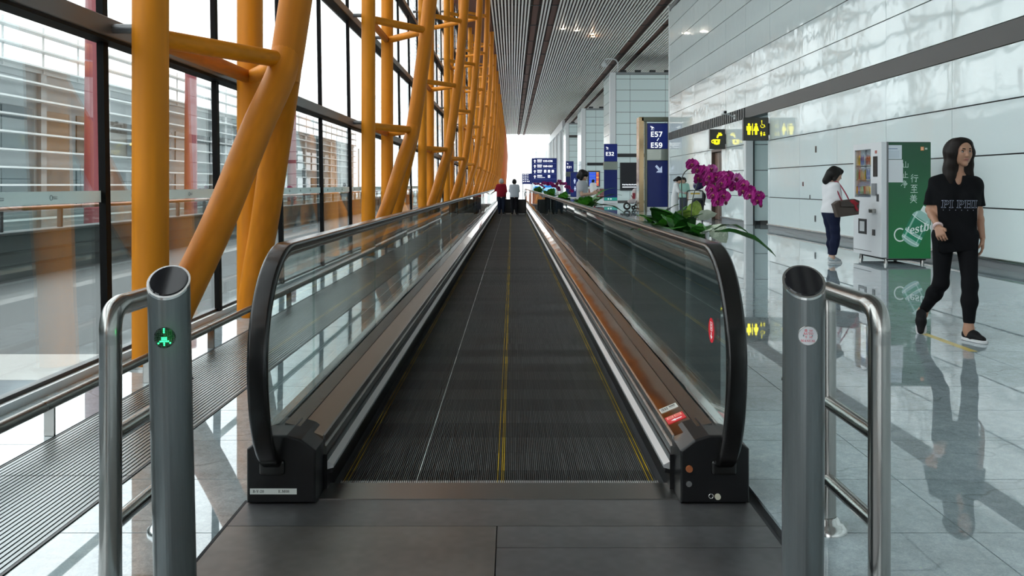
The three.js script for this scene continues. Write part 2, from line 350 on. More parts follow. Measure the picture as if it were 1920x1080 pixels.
// ---------- yellow steel trusses along the glass ----------
const TR = 9.6, NODES = [[-1.93, 2.36], [-1.66, 4.3], [-1.48, 6.25], [-1.36, 8.15], [-1.29, 10.1], [-1.27, 10.93]];
{
  const t = thing('steel_truss', 'nearest yellow truss, its slanting leg rising behind the post with the green arrow', 'truss', [0, 0, -7.53], 0, 'yellow steel trusses along the glass wall');
  const A = -1.2, B = -1.2;                                           // columns sit 1.2 m before and behind the truss axis
  for (const s of [1, -1]) {
    const c = put('column', bar([-2.6, 0, s * 1.2], [-2.6, 10.98, s * 1.2], 0.125, 0.125, 32), yellowPaint, t);
    put('base_plate', new THREE.CylinderGeometry(0.165, 0.165, 0.02, 28).translate(-2.6, 0.01, s * 1.2), steel, c);
    put('leg', tube([[-2.59, 0.0, s * 1.17], [-2.52, 0.28, s * 1.03], [-2.3, 0.98, s * 0.67], [-2.08, 1.8, s * 0.3], [-1.95, 2.26, s * 0.06], [-1.91, 2.5, 0]], 0.128, 30, 24), yellowPaintB, t);
  }
  put('chord', tube([[-1.96, 2.2, 0], ...NODES.map(([x, y]) => [x, y, 0])], 0.138, 60, 24), yellowPaintB, t);
  for (const [x, y] of NODES.slice(0, 5)) {
    for (const s of [1, -1]) put('strut', bar([-2.6, y, s * 1.2], [x, y, 0], 0.07, 0.07, 18), yellowPaint, t);
    put('tie', bar([-2.6, y, 1.2], [-2.6, y, -1.2], 0.065, 0.065, 16), yellowPaintB, t);
    for (const s of [1, -1]) put('glass_bracket', bar([-2.72, y + 0.06, s * 1.2], [-2.87, y + 0.06, s * 1.2], 0.035, 0.035, 10), transomMat, t);
  }
  const names = ['second yellow steel truss, standing past the near end of the moving walkway', 'third yellow steel truss from the camera along the glass', 'fourth yellow steel truss from the camera along the glass', ...['fifth', 'sixth', 'seventh', 'eighth', 'ninth'].map((n) => n + ' yellow steel truss from the camera along the glass')];
  copy(t, 'yellow steel truss behind the viewer', [0, 0, -7.53 + TR]);
  for (let i = 1; i < 18; i++) copy(t, names[i - 1] ?? 'yellow steel truss deep in the receding row', [0, 0, -7.53 - TR * i]);
}
// big orange-red column at the far end
{
  const t = thing('bulging_column', 'large orange-red bulging column closing the row of yellow trusses', 'column', [-1.62, 0, -146.7]);
  put('shaft', new THREE.LatheGeometry([[0, 0], [0.55, 0], [0.8, 3], [0.95, 6], [0.75, 9], [0.5, 11.2], [0, 11.2]].map((p) => new THREE.Vector2(...p)), 28), orangeRed, t);
  put('base_ring', new THREE.TorusGeometry(0.6, 0.06, 8, 28).rotateX(Math.PI / 2).translate(0, 0.05, 0), steel, t);
}
// ---------- linear floor grille ----------
{
  const dark = std([0.012, 0.013, 0.014], 0.6), barM = phys([0.27, 0.295, 0.30], 0.32, 0.85);
  const mk = (d0, d1, label) => {
    const t = thing('floor_grille', label, 'grille', [-2.02, -0.012, -(d0 + d1) / 2], 0, 'linear floor grilles');
    const L = d1 - d0 - 0.006, N = 27, W = 0.66;
    put('trough', box(W, 0.004, L, 0, 0.001, 0), dark, t);
    for (const s of [-1, 1]) put('frame_strip', box(0.012, 0.016, L, s * (W / 2 - 0.006), 0.008, 0), darkGrey, t);
    const g = box(0.0155, 0.014, L);
    for (let i = 0; i < N; i++) put('grille_bar', g, barM, t, [-W / 2 + 0.024 + i * (W - 0.048) / (N - 1), 0.008, 0]);
  };
  mk(0, 3.92, 'ribbed metal floor grille nearest the camera beside the low rail'); mk(3.92, 10.5, 'ribbed metal floor grille section past the first cross seam'); mk(10.5, 60, 'long ribbed floor grille receding far beside the low rail');
}
// ---------- low bumper rail in front of the columns ----------
{
  const t = thing('low_rail', 'low round steel rail on flat posts between grille and yellow columns', 'railing', [-2.39, 0, 0]);
  const railM = phys([0.24, 0.235, 0.22], 0.33, 0.9);
  put('rail', bar([0, 0.165, 1], [0, 0.165, -60], 0.028, 0.028, 20), railM, t);
  const pg = rbox(0.055, 0.15, 0.014, 0.003, 0, 0.075, 0);
  for (let i = -4; i < 46; i++) put('post', pg, steel, t, [0, 0, -(4.55 + 1.22 * i)]);
  const cg = new THREE.CylinderGeometry(0.0295, 0.0295, 0.012, 20).rotateX(Math.PI / 2).translate(0, 0.165, 0);
  for (let i = -2; i < 22; i++) put('joint_sleeve', cg, steel, t, [0, 0, -(4.48 + 2.44 * i)]);
}
// ---------- moving walkway ----------
const CX = -0.057, WD0 = 3.83, WD1 = 56.0, PITCH = 0.2667;
{
  const t = thing('moving_walkway', 'long moving walkway with glass balustrades, black handrails and a dark ribbed pallet belt', 'moving walkway', [CX, 0, 0]);
  // ribbed pallets: comb profile across the belt, one piece per pallet
  const N = 156, HW = 0.695, p = 2 * HW / N;
  const palletGeo = (v) => {
    const pos = [], nor = [], col = [], L = PITCH - 0.003, hash1 = (i) => hash(i, v + 11);
    const quad = (x0, y0, x1, y1, n, c) => {
      const a = [x0, y0, L / 2], b = [x1, y1, L / 2], e = [x1, y1, -L / 2], d = [x0, y0, -L / 2];
      for (const q of [a, b, e, a, e, d]) { pos.push(...q); nor.push(...n); col.push(...c); }
    };
    for (let i = 0; i < N; i++) {
      const x = -HW + i * p, w = p * 0.46, k = 0.75 + 0.6 * hash1(i), yellow = [77, 79, 80].includes(i) || i === 152 || i === 154 || i === 1 || i === 3, white = i === 37;
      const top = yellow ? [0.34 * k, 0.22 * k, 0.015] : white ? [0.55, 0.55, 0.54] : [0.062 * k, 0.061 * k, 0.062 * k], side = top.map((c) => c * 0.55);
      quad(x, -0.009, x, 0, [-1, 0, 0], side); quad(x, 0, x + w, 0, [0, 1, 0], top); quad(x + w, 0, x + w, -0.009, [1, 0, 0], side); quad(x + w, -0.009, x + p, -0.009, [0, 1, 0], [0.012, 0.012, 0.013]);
    }
    const g = new THREE.BufferGeometry();
    g.setAttribute('position', new THREE.Float32BufferAttribute(pos, 3)); g.setAttribute('normal', new THREE.Float32BufferAttribute(nor, 3)); g.setAttribute('color', new THREE.Float32BufferAttribute(col, 3));
    return g;
  };
  const geos = [0, 1, 2, 3].map(palletGeo);
  const pm = [0.9, 1.15, 0.75, 1.35].map((k, i) => { const m = std([k, k, k], 0.5 + 0.03 * i, 0.2); m.vertexColors = true; return m; });
  const nP = Math.floor((WD1 - WD0) / PITCH);
  for (let i = 0; i < nP; i++) put('pallet', geos[i % 4], pm[Math.floor(rnd() * 4)], t, [0, -0.006, -(WD0 - 0.08 + PITCH * (i + 0.5))]);
  put('pit', span(-0.74, 0.74, -0.05, -0.03, -3.7, -WD1), jointDark, t);
  // comb plates at both ends
  const comb = (d, s) => {
    const c = put('comb_plate', slab([[d - s * 0.2, -0.01], [d - s * 0.2, 0.004], [d - s * 0.03, 0.012], [d, 0.002], [d, -0.01]].map(([a, b]) => [a, b]), -0.74, 1.48), phys([0.30, 0.295, 0.28], 0.3, 0.95), t);
    const tooth = box(0.0042, 0.008, 0.03); const tg = [];
    for (let i = 0; i < N; i++) tg.push(tooth.clone().translate(-HW + i * p + p * 0.73, -0.001, -(d + s * 0.012)));
    const tm = put('comb_teeth', merge(tg), alu, c); tm.userData.kind = 'stuff';
  };
  comb(WD0, 1); comb(WD1, -1);
  // both balustrades
  const arc = (r, n, c, a0, a1, sx) => Array.from({ length: n + 1 }, (_, i) => { const a = (a0 + (a1 - a0) * i / n); return [c + sx * r * Math.cos(a), 0.6 + r * Math.sin(a)]; });
  const D0 = 3.80, DE = WD1 + 0.2, R = 0.4325;
  const low = (rx, ry, c, n, a0) => Array.from({ length: n + 1 }, (_, i) => { const a = a0 + (Math.PI / 2 - a0) * i / n; return [c - rx * Math.sin(a), 0.6 - ry * Math.cos(a)]; });
  const path = [[3.78, 0.15], [3.72, 0.148], ...low(D0 - R < 3.5 ? 3.66 - (D0 - R) : 0.3, 0.452, 3.66, 22, 0), ...arc(R, 22, D0, 0, Math.PI / 2, -1).slice(1), ...Array.from({ length: 12 }, (_, i) => [D0 + (DE - D0) * (i + 1) / 13, 0.6 + R]), ...arc(R, 30, DE, Math.PI / 2, -Math.PI / 2, 1), [DE - 0.12, 0.155]];
  const off = (d) => path.map(([a, b], i) => { const q = path[Math.max(0, i - 1)], w = path[Math.min(path.length - 1, i + 1)], L = Math.hypot(w[0] - q[0], w[1] - q[1]); return [a - (w[1] - q[1]) / L * d, b + (w[0] - q[0]) / L * d]; });
  for (const s of [-1, 1]) {
    const gx = s * 0.917;
    const lab = s < 0 ? 'near the grille side' : 'near the open concourse side';
    const hr = put('handrail', sweep(path, roundRect(0.08, 0.036, 0.014), gx), blackRubber, t);
    put('handrail_guide', sweep(off(-0.028), roundRect(0.05, 0.02, 0.004, 2), gx), steel, t);
    // glass panels, the first with a rounded end
    const r2 = 0.40, first = [[D0 + 0.02, 0.27], [4.318, 0.27], [4.318, 1.0], [D0, 1.0], ...arc(r2, 14, D0, Math.PI / 2, 0, -1).slice(1), ...low(0.262, 0.42, 3.66, 12, 0.7).reverse().slice(1), [3.52, 0.27]];
    put('glass_panel', slab(first, gx - 0.006, 0.012), railGlass, t);
    const nG = 27, gL = (DE - 4.322) / nG, gg = box(0.012, 0.75, gL - 0.004, 0, 0.635, 0);
    for (let i = 0; i < nG - 0; i++) {
      const d = 4.322 + gL * (i + 0.5);
      const g = put('glass_panel', gg, railGlass, t, [gx, 0, -d]); g.rotation.y = rr(-0.004, 0.004); g.rotation.z = rr(-0.004, 0.004);
    }
    // decks, channel, skirts
    const prism = (pts, name, m) => { const sh = new THREE.Shape(pts.map(([x, y]) => new THREE.Vector2(s * x, y))), g = new THREE.ExtrudeGeometry(sh, { depth: WD1 - WD0 + 0.2, bevelEnabled: false }); return put(name, g.translate(0, 0, -(WD1 + 0.1)), m, t); };
    prism([[0.742, 0.215], [0.742, 0.232], [0.838, 0.272], [0.838, 0.255]], 'deck_panel', polished);
    prism([[0.736, 0.19], [0.736, 0.236], [0.744, 0.24], [0.744, 0.19]], 'deck_edge', steelBright);
    prism([[0.84, 0.22], [0.84, 0.275], [0.905, 0.29], [0.905, 0.22]], 'glass_channel', steel);
    prism([[0.93, 0.22], [0.93, 0.29], [1.0, 0.262], [1.018, 0.22]], 'outer_deck', steel);
    prism([[1.004, 0.0], [1.004, 0.225], [1.018, 0.22], [1.018, 0.0]], 'outer_cladding', darkGrey);
    prism([[0.726, -0.03], [0.726, 0.155], [0.75, 0.155], [0.75, -0.03]], 'skirt_panel', blackPlastic);
    prism([[0.729, 0.157], [0.729, 0.192], [0.75, 0.192], [0.75, 0.157]], 'skirt_trim', steel);
    prism([[0.700, 0.100], [0.700, 0.112], [0.726, 0.126], [0.726, 0.094]], 'skirt_deflector', alu);
    prism([[0.704, 0.080], [0.708, 0.098], [0.726, 0.092], [0.726, 0.075]], 'skirt_brush', blackPlastic);
    // newel box: house-shaped front with the handrail inlet
    for (const [d0, d1, far] of [[3.575, 3.86, 0], [WD1 + 0.1, WD1 + 0.38, 1]]) {
      const sh = new THREE.Shape([[0.742, 0.005], [0.742, 0.218], [0.80, 0.262], [0.86, 0.28], [0.95, 0.28], [1.022, 0.225], [1.022, 0.005]].map(([x, y]) => new THREE.Vector2(s * x, y)));
      const nb = put('newel_box', new THREE.ExtrudeGeometry(sh, { depth: d1 - d0 - 0.02, bevelEnabled: true, bevelSize: 0.008, bevelThickness: 0.01, bevelSegments: 3, bevelOffset: -0.008, curveSegments: 4 }).translate(0, 0, -d1 + 0.01), blackPlastic, t);
      if (far) continue;
      put('handrail_inlet', rbox(0.105, 0.06, 0.03, 0.012, gx, 0.152, -d0 + 0.002), blackRubber, nb);
      if (s < 0) {
        const tex = canvasTex(512, 64, (g, w, h) => { g.fillStyle = '#d4d6d2'; g.fillRect(0, 0, w, h); g.fillStyle = '#222'; g.font = 'bold 40px serif'; g.fillText('B-Y-20', 30, 46); g.fillText('E.M08', 310, 46); });
        put('paper_label', new THREE.PlaneGeometry(0.19, 0.024).translate(gx + 0.005, 0.054, -d0 + 0.0025), std(0xffffff, 0.6, 0, { map: tex }), nb).userData.label = 'white paper label strip';
      } else {
        put('key_switch', new THREE.CylinderGeometry(0.012, 0.012, 0.006, 20).rotateX(Math.PI / 2).translate(0.775, 0.085, -d0 + 0.003), steelBright, nb);
        const rb = put('stop_button', new THREE.CylinderGeometry(0.013, 0.015, 0.01, 20).rotateX(Math.PI / 2).translate(0.777, 0.145, -d0 + 0.004), std([0.30, 0.09, 0.03], 0.4), nb); rb.userData.label = 'dull red round button';
        put('lock_ring', new THREE.TorusGeometry(0.009, 0.002, 8, 20).translate(0.865, 0.035, -d0 + 0.003), steelBright, nb);
        put('lock_cap', new THREE.CylinderGeometry(0.012, 0.012, 0.008, 20).rotateX(Math.PI / 2).translate(0.892, 0.033, -d0 + 0.004), std([0.55, 0.53, 0.42], 0.4), nb);
      }
    }
    if (s > 0) {
      const slope = Math.atan2(0.04, 0.096);
      const st = (name, w, l, d, tex, lab) => { const m = put(name, box(w, 0.002, l), std(0xffffff, 0.45, 0, { map: tex }), t, [0.790, 0.2535, -d]); m.rotation.z = slope; m.userData.label = lab; const uv = m.geometry.attributes.uv, nn = m.geometry.attributes.normal, pp = m.geometry.attributes.position; for (let i = 0; i < uv.count; i++) uv.setXY(i, pp.getX(i) / w + 0.5, -pp.getZ(i) / l + 0.5); };
      st('deck_sticker', 0.085, 0.1, 3.95, canvasTex(128, 128, (g, w, h) => { g.fillStyle = '#d4202c'; g.fillRect(0, 0, w, h); g.strokeStyle = '#ffb9a0'; g.lineWidth = 7; g.strokeRect(14, 16, 40, 34); g.strokeRect(68, 12, 44, 36); g.beginPath(); g.moveTo(16, 34); g.lineTo(52, 34); g.moveTo(70, 30); g.lineTo(110, 30); g.stroke(); g.fillStyle = '#fff'; g.beginPath(); g.moveTo(24, 92); g.lineTo(60, 74); g.lineTo(60, 86); g.lineTo(104, 86); g.lineTo(104, 100); g.lineTo(60, 100); g.lineTo(60, 112); g.fill(); }), 'red square sticker with white arrow');
      st('deck_barcode', 0.085, 0.07, 4.12, canvasTex(128, 64, (g, w, h) => { g.fillStyle = '#c9c6bf'; g.fillRect(0, 0, w, h); g.fillStyle = '#4b4a48'; for (let x = 10; x < 60; x += 5) g.fillRect(x, 10, 2 + (x % 3), 40); g.fillRect(70, 12, 44, 18); g.fillRect(70, 38, 44, 6); }), 'grey paper barcode sticker');
      const tex = canvasTex(96, 192, (g, w, h) => { g.fillStyle = '#d8122a'; g.fillRect(0, 0, w, h); g.strokeStyle = g.fillStyle = '#fff'; g.lineWidth = 5; for (const y of [34, 58, 82]) { g.strokeRect(32, y, 32, 15); } g.fillRect(43, 108, 10, 34); g.beginPath(); g.moveTo(28, 138); g.lineTo(68, 138); g.lineTo(48, 168); g.fill(); });
      const cg = new THREE.CircleGeometry(0.053, 32).scale(1, 1.0, 1); cg.rotateY(-Math.PI / 2).translate(gx - 0.0085, 0.677, -3.76);
      put('glass_sticker', cg, std(0xffffff, 0.4, 0, { map: tex, side: THREE.DoubleSide }), t).userData.label = 'round red sticker with white arrow';
    }
  }
}
// ---------- dark steel landing in front of the comb ----------
{
  const f = struct('landing');
  const plateTex = dataTex(512, (u, v, x, y) => { const n = vnoise(u * 6, v * 6, 6), m = vnoise(u * 40, v * 40, 40), s = hash(x, y) > 0.9995 ? 90 : 0; const k = 200 + 26 * (n - 0.5) + 14 * (m - 0.5) + s * 0.5; return [k, k, k]; }, true, 0.9);
  const rT = dataTex(256, (u, v) => [255 * (0.9 + 0.07 * (vnoise(u * 5, v * 5, 5) - 0.5) + 0.1 * (vnoise(u * 23, v * 23, 23) - 0.5))], false, 0.8);
  const pl = (c) => phys(c, 0.42, 0.75, { map: plateTex, roughnessMap: rT });
  const A = pl([0.33, 0.325, 0.335]), B = pl([0.335, 0.315, 0.30]), C = pl([0.32, 0.32, 0.335]);
  const x0 = CX - 1.03, x1 = CX + 1.03, g = 0.002;
  const P = (a, b, d0, d1, m) => put('floor_plate', span(a + g, b - g, -0.02, 0, -d0 - g, -d1 + g), m, f);
  P(x0, x1, 3.35, 3.63, A);
  P(x0, CX, 2.0, 3.35, B); P(CX, x1, 3.15, 3.35, C); P(CX, x1, 2.0, 3.15, C);
  P(x0, CX, 1.2, 2.0, A); P(CX, x1, 1.2, 2.0, B);
  put('floor_plate', span(x0, CX - 0.745, -0.02, 0, -3.63, -3.9), A, f); put('floor_plate', span(CX + 0.745, x1, -0.02, 0, -3.63, -3.9), A, f);
  put('floor_plate', span(x0, x1, -0.02, 0, -WD1 - 0.2, -60), A, f);
  for (const x of [x0 - 0.004, x1 + 0.004]) put('edge_strip', span(x - 0.006, x + 0.006, -0.02, 0.001, -1.2, -3.62), jointDark, f);
}
// ---------- railings and entry posts either side ----------
{
  const rail = (x, s, label) => {
    const t = thing('barrier_rail', label, 'railing', [x, 0, -3.07]), r = 0.0345, zf = 0.235, zb = -0.24, H = 0.902;
    put('top_rail', tube([[0, H - 0.12, zf], [0, H - 0.06, zf], [0, H - 0.018, zf - 0.018], [0, H, zf - 0.065], [0, H, zf - 0.12], [0, H, zb + 0.06], [0, H, zb + 0.02], [0, H - 0.02, zb], [0, H - 0.08, zb], [0, H - 0.12, zb]], r, 90, 24), steel, t);
    for (const z of [zf, zb]) {
      const l = put('leg', bar([0, 0.01, z], [0, H - 0.12, z], r, r, 28), steel, t);
      put('flange', new THREE.LatheGeometry(z > 0 ? [[0.07, 0], [0.07, 0.008], [0.05, 0.012], [0.036, 0.016]].map((p) => new THREE.Vector2(...p)) : [[0.075, 0], [0.075, 0.012], [0.066, 0.02], [0.058, 0.03], [0.05, 0.034], [0.044, 0.05], [0.036, 0.055]].map((p) => new THREE.Vector2(...p)), 32).translate(0, 0.0, z), steelBright, l);
    }
    put('mid_rail', bar([0, 0.487, zf], [0, 0.487, zb], 0.025, 0.025, 20), steel, t);
    put('lower_rail', bar([0, 0.197, zf], [0, 0.197, zb], 0.025, 0.025, 20), steel, t);
  };
  rail(-1.293, -1, 'brushed steel tube railing beside the post with green arrow'); rail(1.183, 1, 'brushed steel tube railing beside the post with round white sticker');
  // entry posts: slanted glossy tops
  const R = 0.066;
  const skew = (g, s) => { const p = g.attributes.position; for (let i = 0; i < p.count; i++) if (p.getY(i) > 0.5) p.setY(i, p.getY(i) - 0.68 * p.getZ(i) - s * 0.11 * p.getX(i)); g.computeVertexNormals(); return g; };
  const onTube = (g, R2) => { const p = g.attributes.position; for (let i = 0; i < p.count; i++) { const a = p.getX(i) / R2, k = R2 + p.getZ(i); p.setXYZ(i, k * Math.sin(a), p.getY(i), k * Math.cos(a)); } g.computeVertexNormals(); return g; };
  const post = (x, s, label, tilt) => {
    const t = thing('entry_post', label, 'post', [x, 0, -2.87]); t.rotation.set(0, Math.atan2(-x, 2.87), tilt, 'ZYX');
    const flat = (g) => g.toNonIndexed();
    put('body', skew(flat(new THREE.CylinderGeometry(R, R, 0.976, 48, 1).translate(0, 0.488, 0)), s), bollardGrey, t);
    const top = put('top_rim', skew(flat(new THREE.CylinderGeometry(R + 0.0015, R + 0.001, 0.008, 48, 1).translate(0, 0.981, 0)), s), steelBright, t);
    put('top_disc', skew(flat(new THREE.CylinderGeometry(R - 0.008, R - 0.005, 0.004, 48, 1).translate(0, 0.9865, 0)), s), phys([0.012, 0.012, 0.014], 0.05, 0, { ior: 1.45 }), top);
    put('set_screw', bar([-s * (R - 0.002), 0.66, -0.01], [-s * (R + 0.003), 0.66, -0.01], 0.005), darkGrey, t);
    return t;
  };
  const a = post(-1.098, -1, 'grey round entry post with slanted top and lit green arrow', 0.022);
  const ind = put('indicator', onTube(new THREE.CylinderGeometry(0.033, 0.033, 0.006, 32, 1).rotateX(Math.PI / 2).translate(-0.016, 0.812, 0.001), R), phys([0.006, 0.012, 0.01], 0.15, 0), a);
  ind.userData.label = 'dark round indicator window';
  const led = new THREE.SphereGeometry(0.0026, 8, 6), L = [], dim = [];
  const onL = new Set(); for (const k of [5, 4, 3, -1, -2, -3, -4]) onL.add('0,' + k); for (const [i, j] of [[1, -1], [2, -2], [3, -3], [-1, -1], [-2, -2], [-3, -3], [1, -2], [-1, -2], [2, -1.5], [0, 0], [1, 0], [-1, 0]]) onL.add(i + ',' + j);
  for (let i = -5; i <= 5; i++) for (let j = -5; j <= 5; j++) { if (i * i + j * j > 27) continue; const g = onTube(led.clone().translate(i * 0.0057 - 0.016, 0.812 + j * 0.0057, 0.0045), R); (onL.has(i + ',' + j) ? L : dim).push(g); }
  const green = std([0.02, 0.3, 0.1], 0.4); green.emissive.setRGB(0.03, 1.0, 0.25); green.emissiveIntensity = 1.3;
  const dl = put('dark_leds', merge(dim), std([0.02, 0.045, 0.03], 0.5), ind); dl.userData.kind = 'stuff';
  const ll = put('green_arrow', merge(L), green, ind); ll.userData.kind = 'stuff'; ll.userData.label = 'lit green dotted arrow pointing up';
  const gl = new THREE.PointLight(0x22ff66, 0.0015); gl.position.set(-1.085, 0.812, -2.77); gl.castShadow = true; scene.add(gl);
  const b = post(0.948, 1, 'grey round entry post with slanted top and round white sticker', -0.004);
  const sTex = canvasTex(256, 256, (g, w, h) => {
    g.fillStyle = '#c8c9cd'; g.fillRect(0, 0, w, h); g.fillStyle = '#c02a3c'; g.strokeStyle = '#c02a3c'; g.textAlign = 'center'; g.font = 'bold 46px serif'; g.fillText('AUTO', 128, 116); g.font = 'bold 42px serif'; g.fillText('MANUAL', 128, 212);
    g.lineWidth = 5; const ch = (x, y) => { g.strokeRect(x, y, 26, 26); g.beginPath(); g.moveTo(x, y + 13); g.lineTo(x + 26, y + 13); g.moveTo(x + 13, y - 8); g.lineTo(x + 13, y + 26); g.stroke(); };
    ch(84, 44); g.lineWidth = 4; g.beginPath(); g.moveTo(140, 48); g.lineTo(160, 48); g.moveTo(138, 58); g.lineTo(162, 58); g.lineTo(144, 74); g.moveTo(166, 54); g.lineTo(182, 54); g.lineTo(180, 74); g.moveTo(174, 44); g.lineTo(168, 74); g.stroke();
    g.beginPath(); g.moveTo(86, 134); g.lineTo(110, 132); g.moveTo(82, 146); g.lineTo(114, 146); g.moveTo(98, 134); g.lineTo(98, 166); g.stroke();
    g.beginPath(); g.moveTo(140, 136); g.lineTo(160, 136); g.moveTo(138, 146); g.lineTo(162, 146); g.lineTo(144, 164); g.moveTo(166, 142); g.lineTo(182, 142); g.lineTo(180, 164); g.moveTo(174, 132); g.lineTo(168, 164); g.stroke();
  });
  const sg = new THREE.CircleGeometry(0.03, 40, 0).translate(0.014, 0.818, 0.0016);
  const sgd = onTube(mergeVertices(sg), R); put('round_sticker', sgd, std(0xffffff, 0.45, 0, { map: sTex }), b).userData.label = 'round white sticker with red writing';
  put('sticker_ring', onTube(new THREE.TorusGeometry(0.0305, 0.0015, 6, 40).translate(0.014, 0.818, 0.001), R), steel, b);
}
// yellow floor tape
{
  const t = put('floor_tape', span(3.56, 3.625, 0, 0.0012, -6.85, -7.75), std([0.55, 0.42, 0.09], 0.3)); t.userData = { label: 'short strip of yellow tape on the floor under the walking woman', category: 'tape' };
}
// ---------- outside the glass ----------
{
  const concrete = std([0.10, 0.112, 0.112], 0.8), pale = std([0.34, 0.34, 0.32], 0.7), blue = std([0.05, 0.075, 0.09], 0.6), road = std([0.045, 0.056, 0.056], 0.7);
  const e = struct('terrace');
  put('slab', span(-7.2, -3.05, -0.35, -0.03, Z0, -6.6 + 0), concrete, e);
  put('paving', span(-7.0, -3.05, -0.03, -0.01, -5.9, -6.8), pale, e);
  put('paving', span(-7.0, -3.05, -0.03, -0.012, Z0, -5.895), blue, e);
  put('deck', span(-7.2, -3.05, -0.35, -0.01, -6.81, Z1), road, e);
  const ground = struct('ground'), apron = std([0.46, 0.46, 0.45], 0.85); put('road', span(-90, -7.2, -6.2, -6, 60, -320), apron, ground); put('apron', span(-90, 160, -6.2, -6.0, -181, -500), apron, ground); put('apron', span(26.5, 160, -6.2, -6.0, 60, -181), apron, ground);
  const p = thing('parapet', 'low grey concrete parapet with glass rail outside the window wall', 'parapet', [-7.0, 0, 0]);
  put('wall', span(-0.12, 0.12, -0.3, 0.60, Z0, -120), concrete, p); put('coping', rbox(0.3, 0.05, 134, 0.015, 0, 0.62, -53), concrete, p);
  for (let i = 0; i < 40; i++) put('post', span(-0.03, 0.03, 0.64, 0.93, -4 - 1.6 * i, -4.06 - 1.6 * i), darkGrey, p);
  const gg = box(0.012, 0.25, 1.5, 0, 0.78, 0); for (let i = 0; i < 40; i++) put('glass_infill', gg, railGlass, p, [0, 0, -4.83 - 1.6 * i]);
  put('wooden_handrail', bar([0, 0.955, 5], [0, 0.955, -110], 0.032), std([0.3, 0.09, 0.015], 0.45), p).userData.label = 'orange-brown handrail';
  for (const d of [0.15, 0.34]) put('wall_groove', span(0.12, 0.135, d, d + 0.04, Z0, -120), darkGrey, p);
  // opposite building with long white louvres
  const b = thing('terminal_wing', 'pale building across the road with long white horizontal louvres', 'building', [-27, -6, 0]);
  const wallM = std([0.17, 0.2, 0.205], 0.6), white = std([0.36, 0.39, 0.39], 0.5), winM = phys([0.07, 0.10, 0.11], 0.08, 0), brown = std([0.09, 0.075, 0.055], 0.6);
  put('wall', span(-1.5, 0, 0, 13.6, 30, -150), wallM, b);
  put('roof', span(-2, 0.2, 13.6, 13.8, 30, -150), white, b);
  const lv = box(0.6, 0.10, 178, 0.42, 0, -60), wn = box(0.1, 2.3, 3.1);
  for (let i = 0; i < 12; i++) put('louvre', lv, white, b, [0, 5.4 + 0.94 * i, 0]);
  for (let i = 0; i < 40; i++) for (const y of [6.4, 9.8]) put('window', wn, rnd() < 0.22 ? brown : winM, b, [0.03, y + 0.6, 20 - i * 4]);
  for (let i = 0; i < 24; i++) put('pilaster', span(0, 0.25, 3, 13.6, 22 - i * 8, 21.4 - i * 8), i % 3 ? white : wallM, b);
  for (let i = 0; i < 45; i++) put('louvre_post', span(0.3, 0.4, 13.6, 16.2, 26 - i * 4, 25.92 - i * 4), white, b);
  const mk = (x, z, label, n) => {
    const t = thing('red_column', label, 'column', [x, -6, z]);
    put('shaft', new THREE.CylinderGeometry(0.42, 0.5, 17, 24).translate(0, 8.5, 0), redColumn, t); put('base_collar', new THREE.CylinderGeometry(0.6, 0.6, 0.3, 24).translate(0, 0.15, 0), concrete, t);
    return t;
  };
  mk(-18.7, -39.5, 'thick red column outside, nearest the left edge of the glass'); mk(-24.2, -66.3, 'red column outside, seen between the first two yellow columns'); mk(-23, -92, 'red column far outside beyond the second truss');
  // far skyline through the end window
  const c = thing('far_building', 'grey stepped building seen through the bright end window', 'building', [11.4, -6, -320]);
  put('block', span(-4.6, 1.2, 0, 16.5, 0, -12), std([0.42, 0.43, 0.42], 0.8), c); put('upper_block', span(-2.8, 1.4, 0, 19.5, -1, -11), std([0.46, 0.47, 0.46], 0.8), c); put('tower', span(1.4, 3.6, 0, 22.5, 0, -8), std([0.40, 0.41, 0.40], 0.8), c);
  for (let i = 0; i < 3; i++) put('window_row', span(-4.2, 1, 12 + i * 1.4, 12.5 + i * 1.4, 0.05, -0.1), winM, c);
}
// ---------- signs, notices, wall fittings ----------
const navy = std([0.003, 0.012, 0.075], 0.35), printed = (tex, glow) => { const m = std(0xffffff, 0.35, 0, { map: tex }); if (glow) { m.emissive.setRGB(1, 1, 1); m.emissiveMap = tex; m.emissiveIntensity = glow; } return m; };
const face = (w, h, x, y, z, turn = 0) => new THREE.PlaneGeometry(w, h).rotateY(turn).translate(x, y, z);
const NAVY = '#081752';
function planeIcon(g, x, y, s) { g.save(); g.translate(x, y); g.scale(s, s); g.lineWidth = 0.16; g.beginPath(); g.moveTo(-0.45, -0.3); g.lineTo(0.1, -0.1); g.lineTo(0.5, 0.25); g.lineTo(0.1, 0.2); g.lineTo(-0.1, 0.5); g.lineTo(-0.2, 0.5); g.lineTo(-0.15, 0.1); g.lineTo(-0.4, 0); g.closePath(); g.fill(); g.fillRect(-0.3, 0.55, 0.7, 0.08); g.restore(); }
